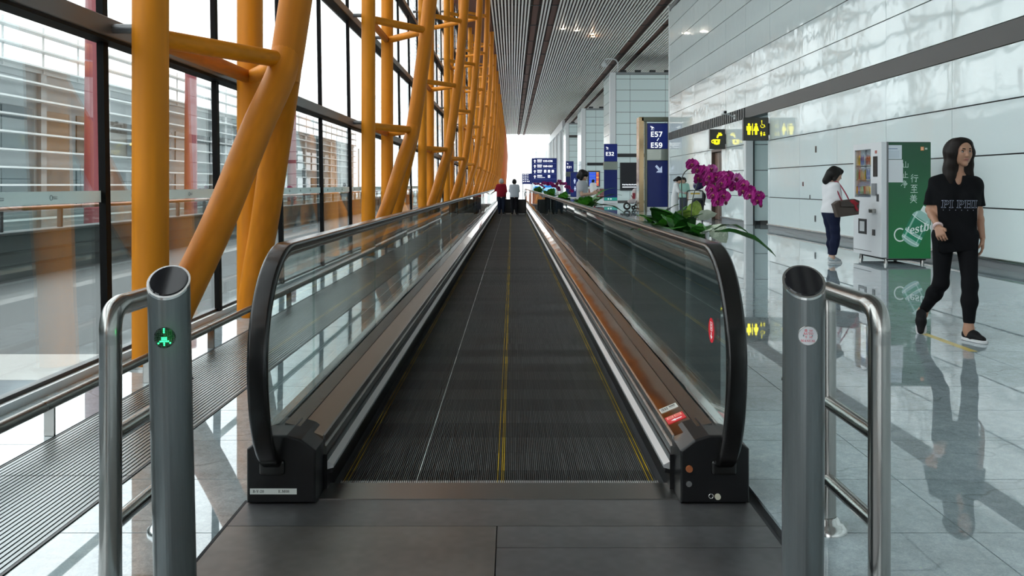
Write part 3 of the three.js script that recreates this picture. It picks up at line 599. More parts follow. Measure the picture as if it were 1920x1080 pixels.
// tall gate pylons
function pylon(x0, x1, d, H, label, draw, withFrame) {
  const w = x1 - x0, t = thing('gate_sign', label, 'sign', [(x0 + x1) / 2, 0, -d]);
  if (withFrame) {
    const bronze = phys([0.42, 0.30, 0.17], 0.16, 1), olive = phys([0.16, 0.17, 0.13], 0.3, 0.8);
    put('side_post', rbox(0.24, H, 0.9, 0.02, -w / 2 + 0.12, H / 2, -0.2), bronze, t).userData.label = 'polished bronze side';
    put('frame_post', rbox(0.1, H, 0.2, 0.02, -w / 2 + 0.34, H / 2, 0.1), olive, t);
    put('frame_post', rbox(0.1, H, 0.2, 0.02, w / 2 - 0.05, H / 2, 0.1), olive, t);
    put('head_beam', rbox(w - 0.1, 0.22, 0.5, 0.03, 0.06, H - 0.11, 0), olive, t);
  }
  const px = withFrame ? 0.42 : 0, pw = withFrame ? 1.04 : w, top = withFrame ? H - 0.3 : H;
  const cx = withFrame ? -w / 2 + px + pw / 2 : 0, h1 = withFrame ? 1.26 : 1.2, h2 = 0.56, y1 = top - h1, y2 = y1 - h2;
  put('upper_panel', rbox(pw, h1, 0.16, 0.015, cx, top - h1 / 2, 0.03), navy, t);
  const f1 = put('upper_face', face(pw * 0.97, h1 * 0.97, cx, top - h1 / 2, 0.1125), printed(canvasTex(256, Math.round(256 * h1 / pw), (g, W, Hh) => draw(g, W, Hh, 0)), 0.3), t);
  put('grey_screen', rbox(pw + 0.06, h2, 0.22, 0.02, cx, (y1 + y2) / 2, 0.02), phys([0.30, 0.33, 0.29], 0.08, 0.3), t);
  put('lower_panel', rbox(pw, y2 - 0.2, 0.16, 0.015, cx, (y2 + 0.2) / 2, 0.03), navy, t);
  put('lower_face', face(pw * 0.97, (y2 - 0.2) * 0.98, cx, (y2 + 0.2) / 2, 0.1125), printed(canvasTex(256, 512, (g, W, Hh) => draw(g, W, Hh, 1)), 0.12), t);
  put('plinth', rbox(pw + 0.04, 0.2, 0.24, 0.015, cx, 0.1, 0.03), whitePaint, t);
  return t;
}
pylon(6.2, 7.72, 43.2, 4.6, 'tall bronze framed gate sign reading E57 and E59 with a down arrow', (g, W, H, k) => {
  g.fillStyle = NAVY; g.fillRect(0, 0, W, H); g.fillStyle = '#fff';
  if (!k) { planeIcon(g, 60, 44, 56); g.font = 'bold 92px sans-serif'; g.fillText('E57', 34, 164); g.fillText('E59', 34, 300); g.lineWidth = 10; g.strokeStyle = '#fff'; g.beginPath(); g.moveTo(140, 178); g.lineTo(118, 214); g.stroke(); return; }
  g.fillStyle = '#c8d4ee'; g.save(); g.translate(146, 96); g.rotate(Math.PI / 4); g.fillRect(-60, -14, 66, 28); g.beginPath(); g.moveTo(-4, -52); g.lineTo(52, 0); g.lineTo(-4, 52); g.lineTo(-4, 26); g.lineTo(12, 0); g.lineTo(-4, -26); g.fill(); g.restore();
}, true);
pylon(6.22, 7.12, 59.6, 4.05, 'navy gate sign reading E32 on a tall slim panel', (g, W, H, k) => {
  g.fillStyle = NAVY; g.fillRect(0, 0, W, H); g.fillStyle = '#fff';
  if (!k) { planeIcon(g, 62, 70, 60); g.font = 'bold 104px sans-serif'; g.fillText('E32', 24, 230); return; }
  g.fillStyle = '#2f9a8c'; g.fillRect(0, H - 50, W, 50); g.fillStyle = '#fff'; g.fillRect(70, H - 38, 26, 24); g.fillRect(120, H - 38, 26, 24);
});
pylon(6.1, 7.0, 100, 3.95, 'small distant navy gate sign reading E31', (g, W, H, k) => {
  g.fillStyle = NAVY; g.fillRect(0, 0, W, H); g.fillStyle = '#fff';
  if (!k) { planeIcon(g, 62, 70, 60); g.font = 'bold 104px sans-serif'; g.fillText('E31', 24, 230); }
});
// direction boards over the walkway end
function board(x0, x1, d, y0, y1, label, rows, yb) {
  const w = x1 - x0, h = y1 - y0, t = thing('direction_board', label, 'sign', [(x0 + x1) / 2, 0, -d]);
  put('housing', rbox(w, h, 0.2, 0.02, 0, (y0 + y1) / 2, 0), navy, t);
  const tex = canvasTex(512, Math.round(512 * h / w), (g, W, H) => {
    g.fillStyle = '#071444'; g.fillRect(0, 0, W, H); const rh = H / (rows.length + 0.7);
    rows.forEach((r, i) => {
      const y = rh * (i + 0.12); g.fillStyle = '#fff'; g.strokeStyle = '#fff'; g.lineWidth = 10;
      g.beginPath(); g.moveTo(30, y + rh * 0.4); g.lineTo(58, y + rh * 0.12); g.lineTo(86, y + rh * 0.4); g.fill(); g.fillRect(50, y + rh * 0.35, 16, rh * 0.4);
      for (let k = 0; k < 3; k++) { g.lineWidth = 5; g.strokeRect(112 + k * 34, y + rh * 0.12, 24, rh * 0.26); g.beginPath(); g.moveTo(112 + k * 34, y + rh * 0.25); g.lineTo(136 + k * 34, y + rh * 0.25); g.stroke(); }
      g.font = `bold ${Math.round(rh * 0.2)}px sans-serif`; if (r[0]) g.fillText(r[0], 112, y + rh * 0.64); else for (let k = 0; k < 6; k++) g.fillRect(112 + k * 15, y + rh * 0.5, 11, rh * 0.13);
      if (r[1]) { g.font = `bold ${Math.round(rh * 0.5)}px sans-serif`; g.fillText(r[1], 232, y + rh * 0.58); }
      else if (r[2]) for (let k = 0; k < r[2]; k++) { const X = (r[2] > 1 ? 250 : 330) + k * 80; g.fillRect(X, y + rh * 0.12, 46, rh * 0.5); g.fillStyle = '#0a1a4e'; g.beginPath(); g.arc(X + 16 + 6 * k, y + rh * 0.26, 7, 0, 7); g.arc(X + 24, y + rh * 0.46, 9, 0, 7); g.fill(); g.fillStyle = '#fff'; }
      g.fillStyle = '#7f8fc0'; g.fillRect(14, rh * (i + 1), W - 28, 2);
    });
  });
  put('lit_face', face(w * 0.98, h * 0.98, 0, (y0 + y1) / 2, 0.104), printed(tex, 0.5), t);
  for (const s of [-1, 1]) put('post', bar([s * (w / 2 - 0.1), 0, -0.05], [s * (w / 2 - 0.1), y0 + 0.1, -0.05], 0.05), alu, t);
  if (yb !== undefined) {
    put('poster_case', rbox(w * 0.94, y0 - 0.05 - yb, 0.16, 0.015, 0, (y0 - 0.05 + yb) / 2, 0), whitePaint, t);
    const pt = canvasTex(256, 128, (g, W, H) => { const gr = g.createLinearGradient(0, 0, 0, H); gr.addColorStop(0, '#f2f7fa'); gr.addColorStop(0.35, '#7fc2e8'); gr.addColorStop(1, '#d6ecf4'); g.fillStyle = gr; g.fillRect(0, 0, W, H); g.fillStyle = '#1f77c4'; g.fillRect(20, 18, 60, 14); g.fillRect(120, 10, 100, 18); g.fillStyle = '#ffffff'; g.beginPath(); g.ellipse(128, 86, 96, 20, -0.1, 0, 7); g.fill(); });
    put('poster', face(w * 0.9, y0 - 0.12 - yb, 0, (y0 - 0.05 + yb) / 2, 0.084), printed(pt, 0.25), t);
  }
  return t;
}
board(1.48, 3.36, 66, 1.42, 3.28, 'navy direction board with four white rows, E33-E36 on top, above a blue poster', [['', 'E33-E36'], ['', 'E60-E62'], ['', '', 3], ['Smoking Room', '', 1]], 0.1);
board(1.15, 2.3, 100, 1.35, 2.55, 'smaller black direction board standing behind the larger one', [['', 'E33'], ['', 'E60'], ['', 'E62'], ['', '', 2]]);
// projecting black and yellow signs on the right wall
function projecting(x0, x1, d, y0, y1, label, draw) {
  const w = x1 - x0, h = y1 - y0, t = thing('hanging_sign', label, 'sign', [(x0 + x1) / 2, (y0 + y1) / 2, -d]);
  put('box', rbox(w, h, 0.16, 0.012), std([0.012, 0.013, 0.013], 0.35), t);
  put('lit_face', face(w * 0.96, h * 0.96, 0, 0, 0.0825), printed(canvasTex(256, Math.round(256 * h / w), draw), 0.9), t);
  put('bracket', rbox(0.06, h * 0.5, 0.08, 0.01, w / 2 + 0.02, 0, 0), darkGrey, t);
}
const YEL = '#f4e410';
const manIcon = (g, x, y, s, skirt) => { g.beginPath(); g.arc(x, y - 40 * s, 11 * s, 0, 7); g.fill(); g.beginPath(); if (skirt) { g.moveTo(x - 12 * s, y - 26 * s); g.lineTo(x + 12 * s, y - 26 * s); g.lineTo(x + 26 * s, y + 18 * s); g.lineTo(x + 10 * s, y + 18 * s); g.lineTo(x + 10 * s, y + 54 * s); g.lineTo(x - 10 * s, y + 54 * s); g.lineTo(x - 10 * s, y + 18 * s); g.lineTo(x - 26 * s, y + 18 * s); } else { g.moveTo(x - 22 * s, y - 26 * s); g.lineTo(x + 22 * s, y - 26 * s); g.lineTo(x + 22 * s, y + 16 * s); g.lineTo(x + 13 * s, y + 16 * s); g.lineTo(x + 13 * s, y + 54 * s); g.lineTo(x - 13 * s, y + 54 * s); g.lineTo(x - 13 * s, y + 16 * s); g.lineTo(x - 22 * s, y + 16 * s); } g.closePath(); g.fill(); };
projecting(6.73, 7.46, 25.66, 2.58, 3.25, 'black projecting sign with yellow toilet, wheelchair and baby symbols', (g, W, H) => {
  g.fillStyle = '#10120f'; g.fillRect(0, 0, W, H); g.fillStyle = g.strokeStyle = YEL; manIcon(g, 52, 116, 1.15); g.fillRect(86, 60, 8, 120); manIcon(g, 128, 116, 1.15, true);
  g.globalAlpha = 0.7; g.lineWidth = 7; g.beginPath(); g.arc(196, 84, 20, -0.4, 3.6); g.stroke(); g.beginPath(); g.moveTo(188, 38); g.lineTo(190, 72); g.lineTo(214, 74); g.lineTo(224, 98); g.stroke(); g.beginPath(); g.arc(188, 32, 7, 0, 7); g.fill();
  manIcon(g, 182, 166, 0.5); g.beginPath(); g.arc(214, 158, 9, 0, 7); g.fill(); g.fillRect(202, 170, 24, 18); g.globalAlpha = 1;
});
projecting(6.93, 7.47, 30.9, 2.54, 3.24, 'smaller black projecting sign with yellow drinking water symbol', (g, W, H) => {
  g.fillStyle = '#10120f'; g.fillRect(0, 0, W, H); g.fillStyle = g.strokeStyle = YEL; g.beginPath(); g.moveTo(52, 170); g.lineTo(172, 170); g.lineTo(160, 250); g.quadraticCurveTo(112, 274, 66, 250); g.fill(); g.lineWidth = 14; g.beginPath(); g.arc(50, 206, 24, 1.2, 5); g.stroke();
  g.beginPath(); g.moveTo(108, 140); g.lineTo(128, 84); g.lineTo(206, 76); g.lineTo(206, 104); g.lineTo(150, 110); g.lineTo(134, 150); g.fill(); g.fillRect(140, 56, 50, 16); g.fillStyle = '#10120f'; g.fillRect(100, 190, 24, 36);
});
// camera on the wall and small plates
{
  const t = thing('security_camera', 'small white security camera on the vent band of the right wall', 'camera', [7.4, 3.62, -29.6]);
  put('arm', bar([0.1, -0.05, 0], [-0.25, 0.05, 0.2], 0.025), whitePaint, t); put('body', rbox(0.13, 0.12, 0.34, 0.03, -0.32, 0.08, 0.2), whitePaint, t); put('lens', new THREE.CylinderGeometry(0.045, 0.045, 0.05, 16).rotateX(Math.PI / 2).translate(-0.32, 0.08, 0.39), blackPlastic, t); put('mount', rbox(0.03, 0.16, 0.16, 0.01, 0.085, -0.05, 0), whitePaint, t);
  const u = thing('security_camera', 'domed camera on a bent pole above the tall glass block', 'camera', [7.95, 9.725, -66.6]);
  put('pole', tube([[0, 0, 0], [0.05, 0.7, 0], [-0.1, 1.0, 0], [-0.9, 1.05, 0], [-1.0, 0.8, 0]], 0.05, 40, 10), whitePaint, u); put('dome', new THREE.SphereGeometry(0.2, 16, 12).translate(-1.0, 0.65, 0), whitePaint, u); put('foot', rbox(0.3, 0.06, 0.3, 0.01, 0, 0.02, 0), whitePaint, u);
  const plates = [[1530, 280, 0.16, 0.09, 'brown wall plate high on the right wall', [0.10, 0.075, 0.06]], [1506, 345, 0.11, 0.07, 'small red call point on the right wall', [0.2, 0.03, 0.025]], [1519, 369, 0.10, 0.035, 'tiny dark wall plate below the red call point', [0.06, 0.06, 0.06]], [1529, 410, 0.16, 0.09, 'dark socket plate low on the right wall', [0.09, 0.10, 0.10]]];
  for (const [px, py, h, w, lab, c] of plates) {
    const k = 7.5 / (px - 960), y = 1.3 - (py - 346) * k, z = -k * 1650, q = thing('wall_plate', lab, 'wall plate', [7.497, y, z]);
    put('plate', rbox(0.02, h, w, 0.004), std(c, 0.4), q); put('insert', rbox(0.008, h * 0.6, w * 0.5, 0.002, -0.01, 0, 0), darkGrey, q);
  }
  const lg = thing('banner_screen', 'dark display screen with a line of white text on the tall glass block', 'screen', [8.85, 1.9, -65.94]);
  put('case', rbox(1.5, 2.1, 0.1, 0.02), darkGrey, lg); put('display', face(1.4, 2.0, 0, 0, 0.0525), printed(canvasTex(128, 180, (g, W, H) => { g.fillStyle = '#0d0d11'; g.fillRect(0, 0, W, H); g.fillStyle = '#c9ced6'; for (let i = 0; i < 9; i++) g.fillRect(10 + i * 11, 140 + (i % 2), 8, 9); g.fillRect(10, 158, 96, 6); }), 0.5), lg);
  const fl = thing('flight_screen', 'flight information screen with blue and red rows beside the E32 sign', 'screen', [8.5, 2.1, -92.43]);
  put('case', rbox(1.3, 1.7, 0.12, 0.02, 0.1, -0.2, 0), std([0.1, 0.1, 0.1], 0.4), fl); put('display', face(1.15, 1.5, 0.1, -0.2, 0.0625), printed(canvasTex(128, 160, (g, W, H) => { g.fillStyle = '#1b1e33'; g.fillRect(0, 0, W, H); for (let i = 0; i < 9; i++) { g.fillStyle = i % 2 ? '#2848b8' : '#3a5fd8'; g.fillRect(8, 8 + i * 17, 78, 11); g.fillStyle = i % 3 ? '#c05a3a' : '#d88a3a'; g.fillRect(92, 8 + i * 17, 28, 11); } }), 0.7), fl);
  const pb = thing('poster_panel', 'navy pictogram panel standing by the distant white column', 'sign', [6.15, 0, -84]);
  put('panel', rbox(1.15, 2.4, 0.14, 0.02, 0, 1.3, 0), navy, pb); put('print', face(1.1, 2.3, 0, 1.3, 0.0725), printed(canvasTex(128, 256, (g, W, H) => { g.fillStyle = '#16245c'; g.fillRect(0, 0, W, H); g.fillStyle = '#cfd8ee'; manIcon(g, 44, 90, 0.5); manIcon(g, 48, 170, 0.5, true); g.fillRect(84, 70, 16, 40); }), 0.2), pb); put('foot', rbox(1.15, 0.1, 0.4, 0.02, 0, 0.05, 0), whitePaint, pb);
}
// ---------- vending machine ----------
const strokes = (g, x, y, s, list) => { for (const l of list) { g.beginPath(); l.forEach(([a, b], i) => (i ? g.lineTo(x + a * s, y + b * s) : g.moveTo(x + a * s, y + b * s))); g.stroke(); } };
const HAN = {
  xing: [[[30, 8], [10, 30]], [[34, 32], [8, 55]], [[22, 48], [22, 95]], [[48, 20], [90, 20]], [[40, 45], [95, 45]], [[72, 45], [72, 90], [60, 84]]],
  zhi: [[[12, 12], [88, 12]], [[50, 14], [22, 38], [78, 36]], [[62, 24], [84, 44]], [[50, 40], [50, 90]], [[20, 64], [80, 64]], [[8, 92], [92, 92]]],
  mei: [[[32, 4], [40, 16]], [[68, 4], [60, 16]], [[15, 20], [85, 20]], [[20, 34], [80, 34]], [[8, 48], [92, 48]], [[50, 20], [50, 48]], [[14, 64], [86, 64]], [[50, 50], [44, 70], [12, 94]], [[52, 66], [88, 94]]],
  jing: [[[8, 18], [18, 30]], [[6, 70], [20, 52]], [[48, 6], [32, 26]], [[45, 14], [72, 14], [60, 28]], [[36, 32], [80, 32], [80, 60]], [[28, 46], [92, 46]], [[36, 60], [80, 60]], [[58, 30], [58, 92], [46, 86]]],
  shan: [[[50, 8], [50, 80]], [[15, 35], [15, 82], [85, 82]], [[85, 35], [85, 84]]],
  zhi2: [[[50, 10], [50, 85]], [[50, 45], [80, 45]], [[25, 40], [25, 85]], [[8, 88], [92, 88]]],
};
{
  const x0 = 6.06, x1 = 6.86, dN = 14.4, dF = 15.62, H = 2.0, W = dF - dN, D = x1 - x0;
  const t = thing('vending_machine', 'tall vending machine with white front and green side poster of a water bottle', 'vending machine', [(x0 + x1) / 2, 0, -(dN + dF) / 2]);
  const white = std([0.68, 0.70, 0.72], 0.35), grey = std([0.16, 0.165, 0.17], 0.4), greenM = std([0.004, 0.115, 0.035], 0.35);
  put('cabinet', rbox(D - 0.08, H - 0.08, W - 0.02, 0.012, 0.04, 0.08 + (H - 0.08) / 2, 0), grey, t);
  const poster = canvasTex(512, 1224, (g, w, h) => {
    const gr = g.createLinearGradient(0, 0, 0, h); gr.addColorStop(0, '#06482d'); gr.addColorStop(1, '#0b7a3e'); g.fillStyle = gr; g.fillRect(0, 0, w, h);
    g.lineCap = 'round'; g.strokeStyle = '#c6d8cf'; g.lineWidth = 7;
    strokes(g, 272, 330, 0.95, HAN.xing); strokes(g, 268, 440, 0.95, HAN.zhi); strokes(g, 262, 548, 0.95, HAN.mei);
    g.lineWidth = 6; strokes(g, 176, 196, 0.8, HAN.shan); strokes(g, 172, 300, 0.8, HAN.zhi2); strokes(g, 158, 398, 0.85, HAN.jing);
    g.fillStyle = '#e08a4a'; g.fillRect(392, 46, 40, 40); g.fillStyle = '#f6e7da'; g.fillRect(400, 56, 24, 6); g.fillRect(400, 70, 24, 6); g.fillStyle = '#e8efe9'; g.font = 'bold 26px sans-serif'; g.fillText('88', 444, 76);
    // bottle, tilted
    g.save(); g.translate(345, 905); g.rotate(0.52); g.scale(1.28, 1.05);
    const body = () => { g.beginPath(); g.moveTo(-38, -238); g.lineTo(38, -238); g.lineTo(42, -176); g.bezierCurveTo(100, -130, 92, -90, 90, -40); g.lineTo(88, 150); g.bezierCurveTo(70, 196, -70, 196, -88, 150); g.lineTo(-90, -40); g.bezierCurveTo(-92, -90, -100, -130, -42, -176); g.closePath(); };
    body(); g.fillStyle = '#9cc7bd'; g.fill(); body(); g.clip();
    g.fillStyle = '#e3f0ec'; g.fillRect(-50, -240, 100, 62); g.fillStyle = '#0e7a56'; g.fillRect(-100, -100, 200, 150); g.fillStyle = '#19906a'; g.fillRect(-100, 72, 200, 50); g.strokeStyle = '#e6f3ee'; g.lineWidth = 9; for (const y of [-108, 60, 132]) { g.beginPath(); g.ellipse(0, y, 100, 20, 0, 0, Math.PI); g.stroke(); }
    g.globalAlpha = 0.6; g.fillStyle = '#eef8f5'; g.fillRect(-70, -150, 16, 300); g.fillRect(54, -120, 10, 260); g.globalAlpha = 1; g.restore();
    g.strokeStyle = '#eef6f2'; g.lineWidth = 15; g.beginPath(); g.arc(150, 975, 66, 5.2, 1.0, true); g.stroke(); g.save(); g.translate(228, 975); g.rotate(-0.18); g.fillStyle = '#eef6f2'; g.font = 'italic bold 112px serif'; g.fillText("'estbon", 0, 0); g.restore();
  });
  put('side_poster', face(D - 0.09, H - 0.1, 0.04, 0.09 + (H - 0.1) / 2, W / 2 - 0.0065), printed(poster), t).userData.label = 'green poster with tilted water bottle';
  put('side_edge', rbox(0.03, H - 0.08, 0.02, 0.004, -D / 2 + 0.085, 0.08 + (H - 0.08) / 2, W / 2 - 0.004), grey, t);
  const paper = std([0.70, 0.73, 0.76], 0.6), pr = printed(canvasTex(128, 96, (g, w, h) => { g.fillStyle = '#cfd8e0'; g.fillRect(0, 0, w, h); g.fillStyle = '#6f86a8'; g.fillRect(12, 12, 8, 8); g.fillRect(26, 22, 70, 5); g.fillStyle = '#a9b4bf'; for (let y = 40; y < 88; y += 10) g.fillRect(14, y, 96, 3); }));
  put('notice', face(0.28, 0.23, -0.22, 1.83, W / 2 - 0.002), pr, t).userData.label = 'white printed notice';
  put('notice', face(0.245, 0.37, -0.185, 1.52, W / 2 - 0.0015), paper, t).userData.label = 'plain white paper';
  // front, looking towards -x: door with display window, control column
  const fx = -D / 2;
  const front = put('door', [box(0.08, 0.98, W * 0.66, fx + 0.04, 0.59, -W * 0.17), box(0.08, 0.1, W * 0.66, fx + 0.04, 1.95, -W * 0.17), box(0.08, 0.82, 0.06, fx + 0.04, 1.49, -W / 2 + 0.03), box(0.08, 0.82, 0.05, fx + 0.04, 1.49, W * 0.16 - 0.025)], white, t);
  put('control_column', rbox(0.1, H - 0.1, W * 0.33, 0.012, fx + 0.03, 0.1 + (H - 0.1) / 2, W / 2 - W * 0.165), white, t);
  put('display_window', box(0.008, 0.80, W * 0.58, fx + 0.012, 1.49, -W * 0.17 + 0.01), paneGlass, front);
  put('display_back', box(0.01, 0.82, W * 0.6, fx + 0.07, 1.49, -W * 0.17), std([0.35, 0.36, 0.42], 0.5), front);
  const cols = [[0.65, 0.30, 0.03], [0.72, 0.5, 0.05], [0.18, 0.2, 0.5], [0.3, 0.42, 0.22], [0.5, 0.52, 0.6], [0.55, 0.12, 0.08], [0.62, 0.5, 0.3]];
  for (let r = 0; r < 3; r++) {
    const y = 1.14 + r * 0.25;
    put('shelf', rbox(0.05, 0.02, W * 0.58, 0.004, fx + 0.045, y - 0.01, -W * 0.16), steelBright, front);
    for (let i = 0; i < 8; i++) {
      const z = -W * 0.43 + i * 0.083, c = std(cols[(i + r * 3 + (i * i) % 3) % 7], 0.35);
      if (r === 0) put('snack_box', rbox(0.035, 0.13, 0.07, 0.006, fx + 0.045, y + 0.065, z), c, front);
      else put('drink_bottle', new THREE.LatheGeometry([[0, 0], [0.016, 0], [0.017, 0.1], [0.014, 0.13], [0.007, 0.15], [0.007, 0.17], [0, 0.17]].map((q) => new THREE.Vector2(...q)), 12).translate(fx + 0.042, y, z), c, front);
    }
  }
  put('delivery_flap', rbox(0.02, 0.26, 0.34, 0.006, fx - 0.002, 0.58, -W * 0.16), std([0.02, 0.02, 0.022], 0.3), front);
  put('painted_flap_shine', rbox(0.012, 0.17, 0.2, 0.004, fx - 0.014, 0.58, -W * 0.15), std([0.55, 0.57, 0.58], 0.3), front);  // pale plate stands in for a highlight on the dark flap
  put('kick_seam', box(0.01, 0.008, W * 0.62, fx - 0.001, 0.17, -W * 0.17), darkGrey, front);
  const cz = W / 2 - W * 0.165, cfx = fx - 0.02;
  put('screen', rbox(0.016, 0.34, 0.16, 0.004, cfx - 0.004, 1.6, cz - 0.02), std([0.015, 0.015, 0.018], 0.15), t);
  put('keypad', rbox(0.03, 0.2, 0.17, 0.006, cfx - 0.012, 1.22, cz - 0.05), std([0.2, 0.21, 0.22], 0.35), t);
  put('coin_slot', rbox(0.02, 0.12, 0.06, 0.004, cfx - 0.006, 1.08, cz + 0.08), darkGrey, t);
  put('lock_handle', rbox(0.07, 0.07, 0.16, 0.012, cfx - 0.03, 0.86, cz - 0.08), steel, t);
  put('red_badge', rbox(0.008, 0.05, 0.07, 0.003, cfx - 0.002, 1.84, cz), std([0.35, 0.05, 0.03], 0.4), t);
  put('coin_return', rbox(0.02, 0.1, 0.09, 0.004, cfx - 0.006, 0.5, cz - 0.08), darkGrey, t);
  for (const [x, z] of [[-D / 2 + 0.1, W / 2 - 0.1], [D / 2 - 0.1, W / 2 - 0.1], [-D / 2 + 0.1, -W / 2 + 0.1], [D / 2 - 0.1, -W / 2 + 0.1]]) put('foot', new THREE.CylinderGeometry(0.025, 0.035, 0.08, 16).translate(x, 0.04, z), steel, t);
  put('base_tray', box(D - 0.16, 0.03, W - 0.12, 0.02, 0.07, 0), jointDark, t);
}
// ---------- planters with foliage and orchids beside the balustrade ----------
const planterGrey = phys([0.08, 0.095, 0.098], 0.3, 0.3), soil = std([0.03, 0.022, 0.016], 0.95), rimWhite = std([0.72, 0.75, 0.76], 0.35);
{
  const mk = () => {
    const t = thing('planter_box', 'long dark planter box with white rim beside the near end of the walkway', 'planter', [1.09, 0, -7.5], 0, 'planter boxes along the walkway'), L = 4.96;
    put('body', box(0.2, 0.9, L, 0, 0.45, 0), planterGrey, t);
    const rim = (x, w, l, z, m) => put('rim', rbox(w, 0.05, l, 0.005, x, 0.925, z), m, t);
    rim(-0.1, 0.02, L, 0, planterGrey); rim(0.1, 0.02, L, 0, planterGrey); rim(0, 0.2, 0.02, L / 2 - 0.01, planterGrey); rim(0, 0.2, 0.02, -L / 2 + 0.01, planterGrey);
    put('soil', box(0.19, 0.03, L - 0.04, 0, 0.92, 0), soil, t);
    put('plinth', box(0.17, 0.002, L - 0.1, 0, 0.001, 0), jointDark, t);
    return t;
  };
  const p = mk();
  const tray = thing('planter_tray', 'white tray edge showing under the leaves at the near end of the planters', 'tray', [1.085, 0.95, -6.05]);
  put('tray_wall', rbox(0.016, 0.07, 1.7, 0.005, 0.075, 0.035, 0), rimWhite, tray); put('tray_wall', rbox(0.016, 0.05, 1.7, 0.005, -0.075, 0.025, 0), rimWhite, tray); put('tray_floor', box(0.15, 0.012, 1.68, 0, 0.006, 0), rimWhite, tray);
  const lab = ['second dark planter box from the near end of the walkway', ...['third', 'fourth', 'fifth', 'sixth', 'seventh', 'eighth', 'ninth'].map((n) => n + ' dark planter box from the near end of the walkway')];
  for (let i = 1; i < 9; i++) copy(p, lab[i - 1] ?? 'dark planter box far along the walkway', [1.09, 0, -7.5 - 5 * i]);
}
// leaf blade: runs along +z, curls down, with a midrib fold
function leafGeo(L, W, curl, fold = 0.25, n = 10, m = 4) {
  const pos = [], idx = [], uv = [];
  for (let i = 0; i <= n; i++) {
    const u = i / n, w = W * Math.pow(Math.sin(Math.PI * Math.min(1, 0.06 + u * 0.94)), 0.8) * (1 - 0.25 * u), a = curl * u, y = Math.abs(curl) < 1e-3 ? 0 : -(L / curl) * (1 - Math.cos(a)) , z = Math.abs(curl) < 1e-3 ? L * u : (L / curl) * Math.sin(a);
    for (let j = -m; j <= m; j++) { const v = j / m; pos.push(v * w, y + Math.abs(v) * w * fold + 0.004 * Math.sin(u * 17 + v * 4), z); uv.push(v * 0.5 + 0.5, u); }
  }
  const q = 2 * m + 1;
  for (let i = 0; i < n; i++) for (let j = 0; j < q - 1; j++) { const a = i * q + j; idx.push(a, a + q, a + 1, a + 1, a + q, a + q + 1); }
  const g = new THREE.BufferGeometry(); g.setAttribute('position', new THREE.Float32BufferAttribute(pos, 3)); g.setAttribute('uv', new THREE.Float32BufferAttribute(uv, 2)); g.setIndex(idx); g.computeVertexNormals(); return g;
}
const leafTex = (a, b, vein) => canvasTex(128, 256, (g, w, h) => { g.fillStyle = a; g.fillRect(0, 0, w, h); g.strokeStyle = vein; g.lineWidth = 3; g.beginPath(); g.moveTo(w / 2, 0); g.lineTo(w / 2, h); g.stroke(); g.lineWidth = 1.5; for (let y = -40; y < h; y += 16) { g.beginPath(); g.moveTo(w / 2, y); g.lineTo(0, y + 40); g.moveTo(w / 2, y); g.lineTo(w, y + 40); g.stroke(); } if (b) { g.fillStyle = b; for (let i = 0; i < 260; i++) { g.globalAlpha = 0.5; g.fillRect(rnd() * w, rnd() * h, 2 + rnd() * 6, 2 + rnd() * 9); } g.globalAlpha = 1; } });
const leafMat = (tex, rough = 0.35) => { const m = phys([1, 1, 1], rough, 0, { map: tex, side: THREE.DoubleSide }); return m; };
const LM = { dark: leafMat(leafTex('#1a4515', null, '#2a5c22'), 0.3), mid: leafMat(leafTex('#2a661b', null, '#3f822c')), fresh: leafMat(leafTex('#458a28', null, '#5aa03a')), lime: leafMat(leafTex('#9cb552', '#c4cf8a', '#6f8f3c'), 0.45), pale: leafMat(leafTex('#a9b5a2', '#d4dacb', '#7f9478'), 0.45), white: leafMat(leafTex('#d6dccb', null, '#c3cbb4'), 0.5) };
const LG = { a: leafGeo(0.15, 0.062, 0.7, 0.2), b: leafGeo(0.18, 0.07, 1.0, 0.2), c: leafGeo(0.13, 0.05, 0.5), wide: leafGeo(0.16, 0.07, 0.7, 0.12), long: leafGeo(0.34, 0.03, 1.1, 0.3), disc: leafGeo(0.11, 0.055, 0.5, 0.1) };
function leaf(parent, g, m, p, yaw, pitch, roll = 0, s = 1) {
  const l = put('leaf', g, m, parent, p); l.rotation.order = 'YXZ'; l.rotation.set(-pitch, yaw, roll); l.scale.setScalar(s); return l;
}
function tuft(parent, x, z, n, mats, geos, s = 1) {
  for (let i = 0; i < n; i++) { const yaw = i * 2.4 + rr(-0.3, 0.3), pitch = 0.35 + 1.1 * (i / n) + rr(-0.15, 0.15); leaf(parent, geos[i % geos.length], mats[i % mats.length], [x + rr(-0.02, 0.02), rr(0, 0.02), z + rr(-0.03, 0.03)], yaw, pitch, rr(-0.2, 0.2), s * rr(0.8, 1.15)); }
}
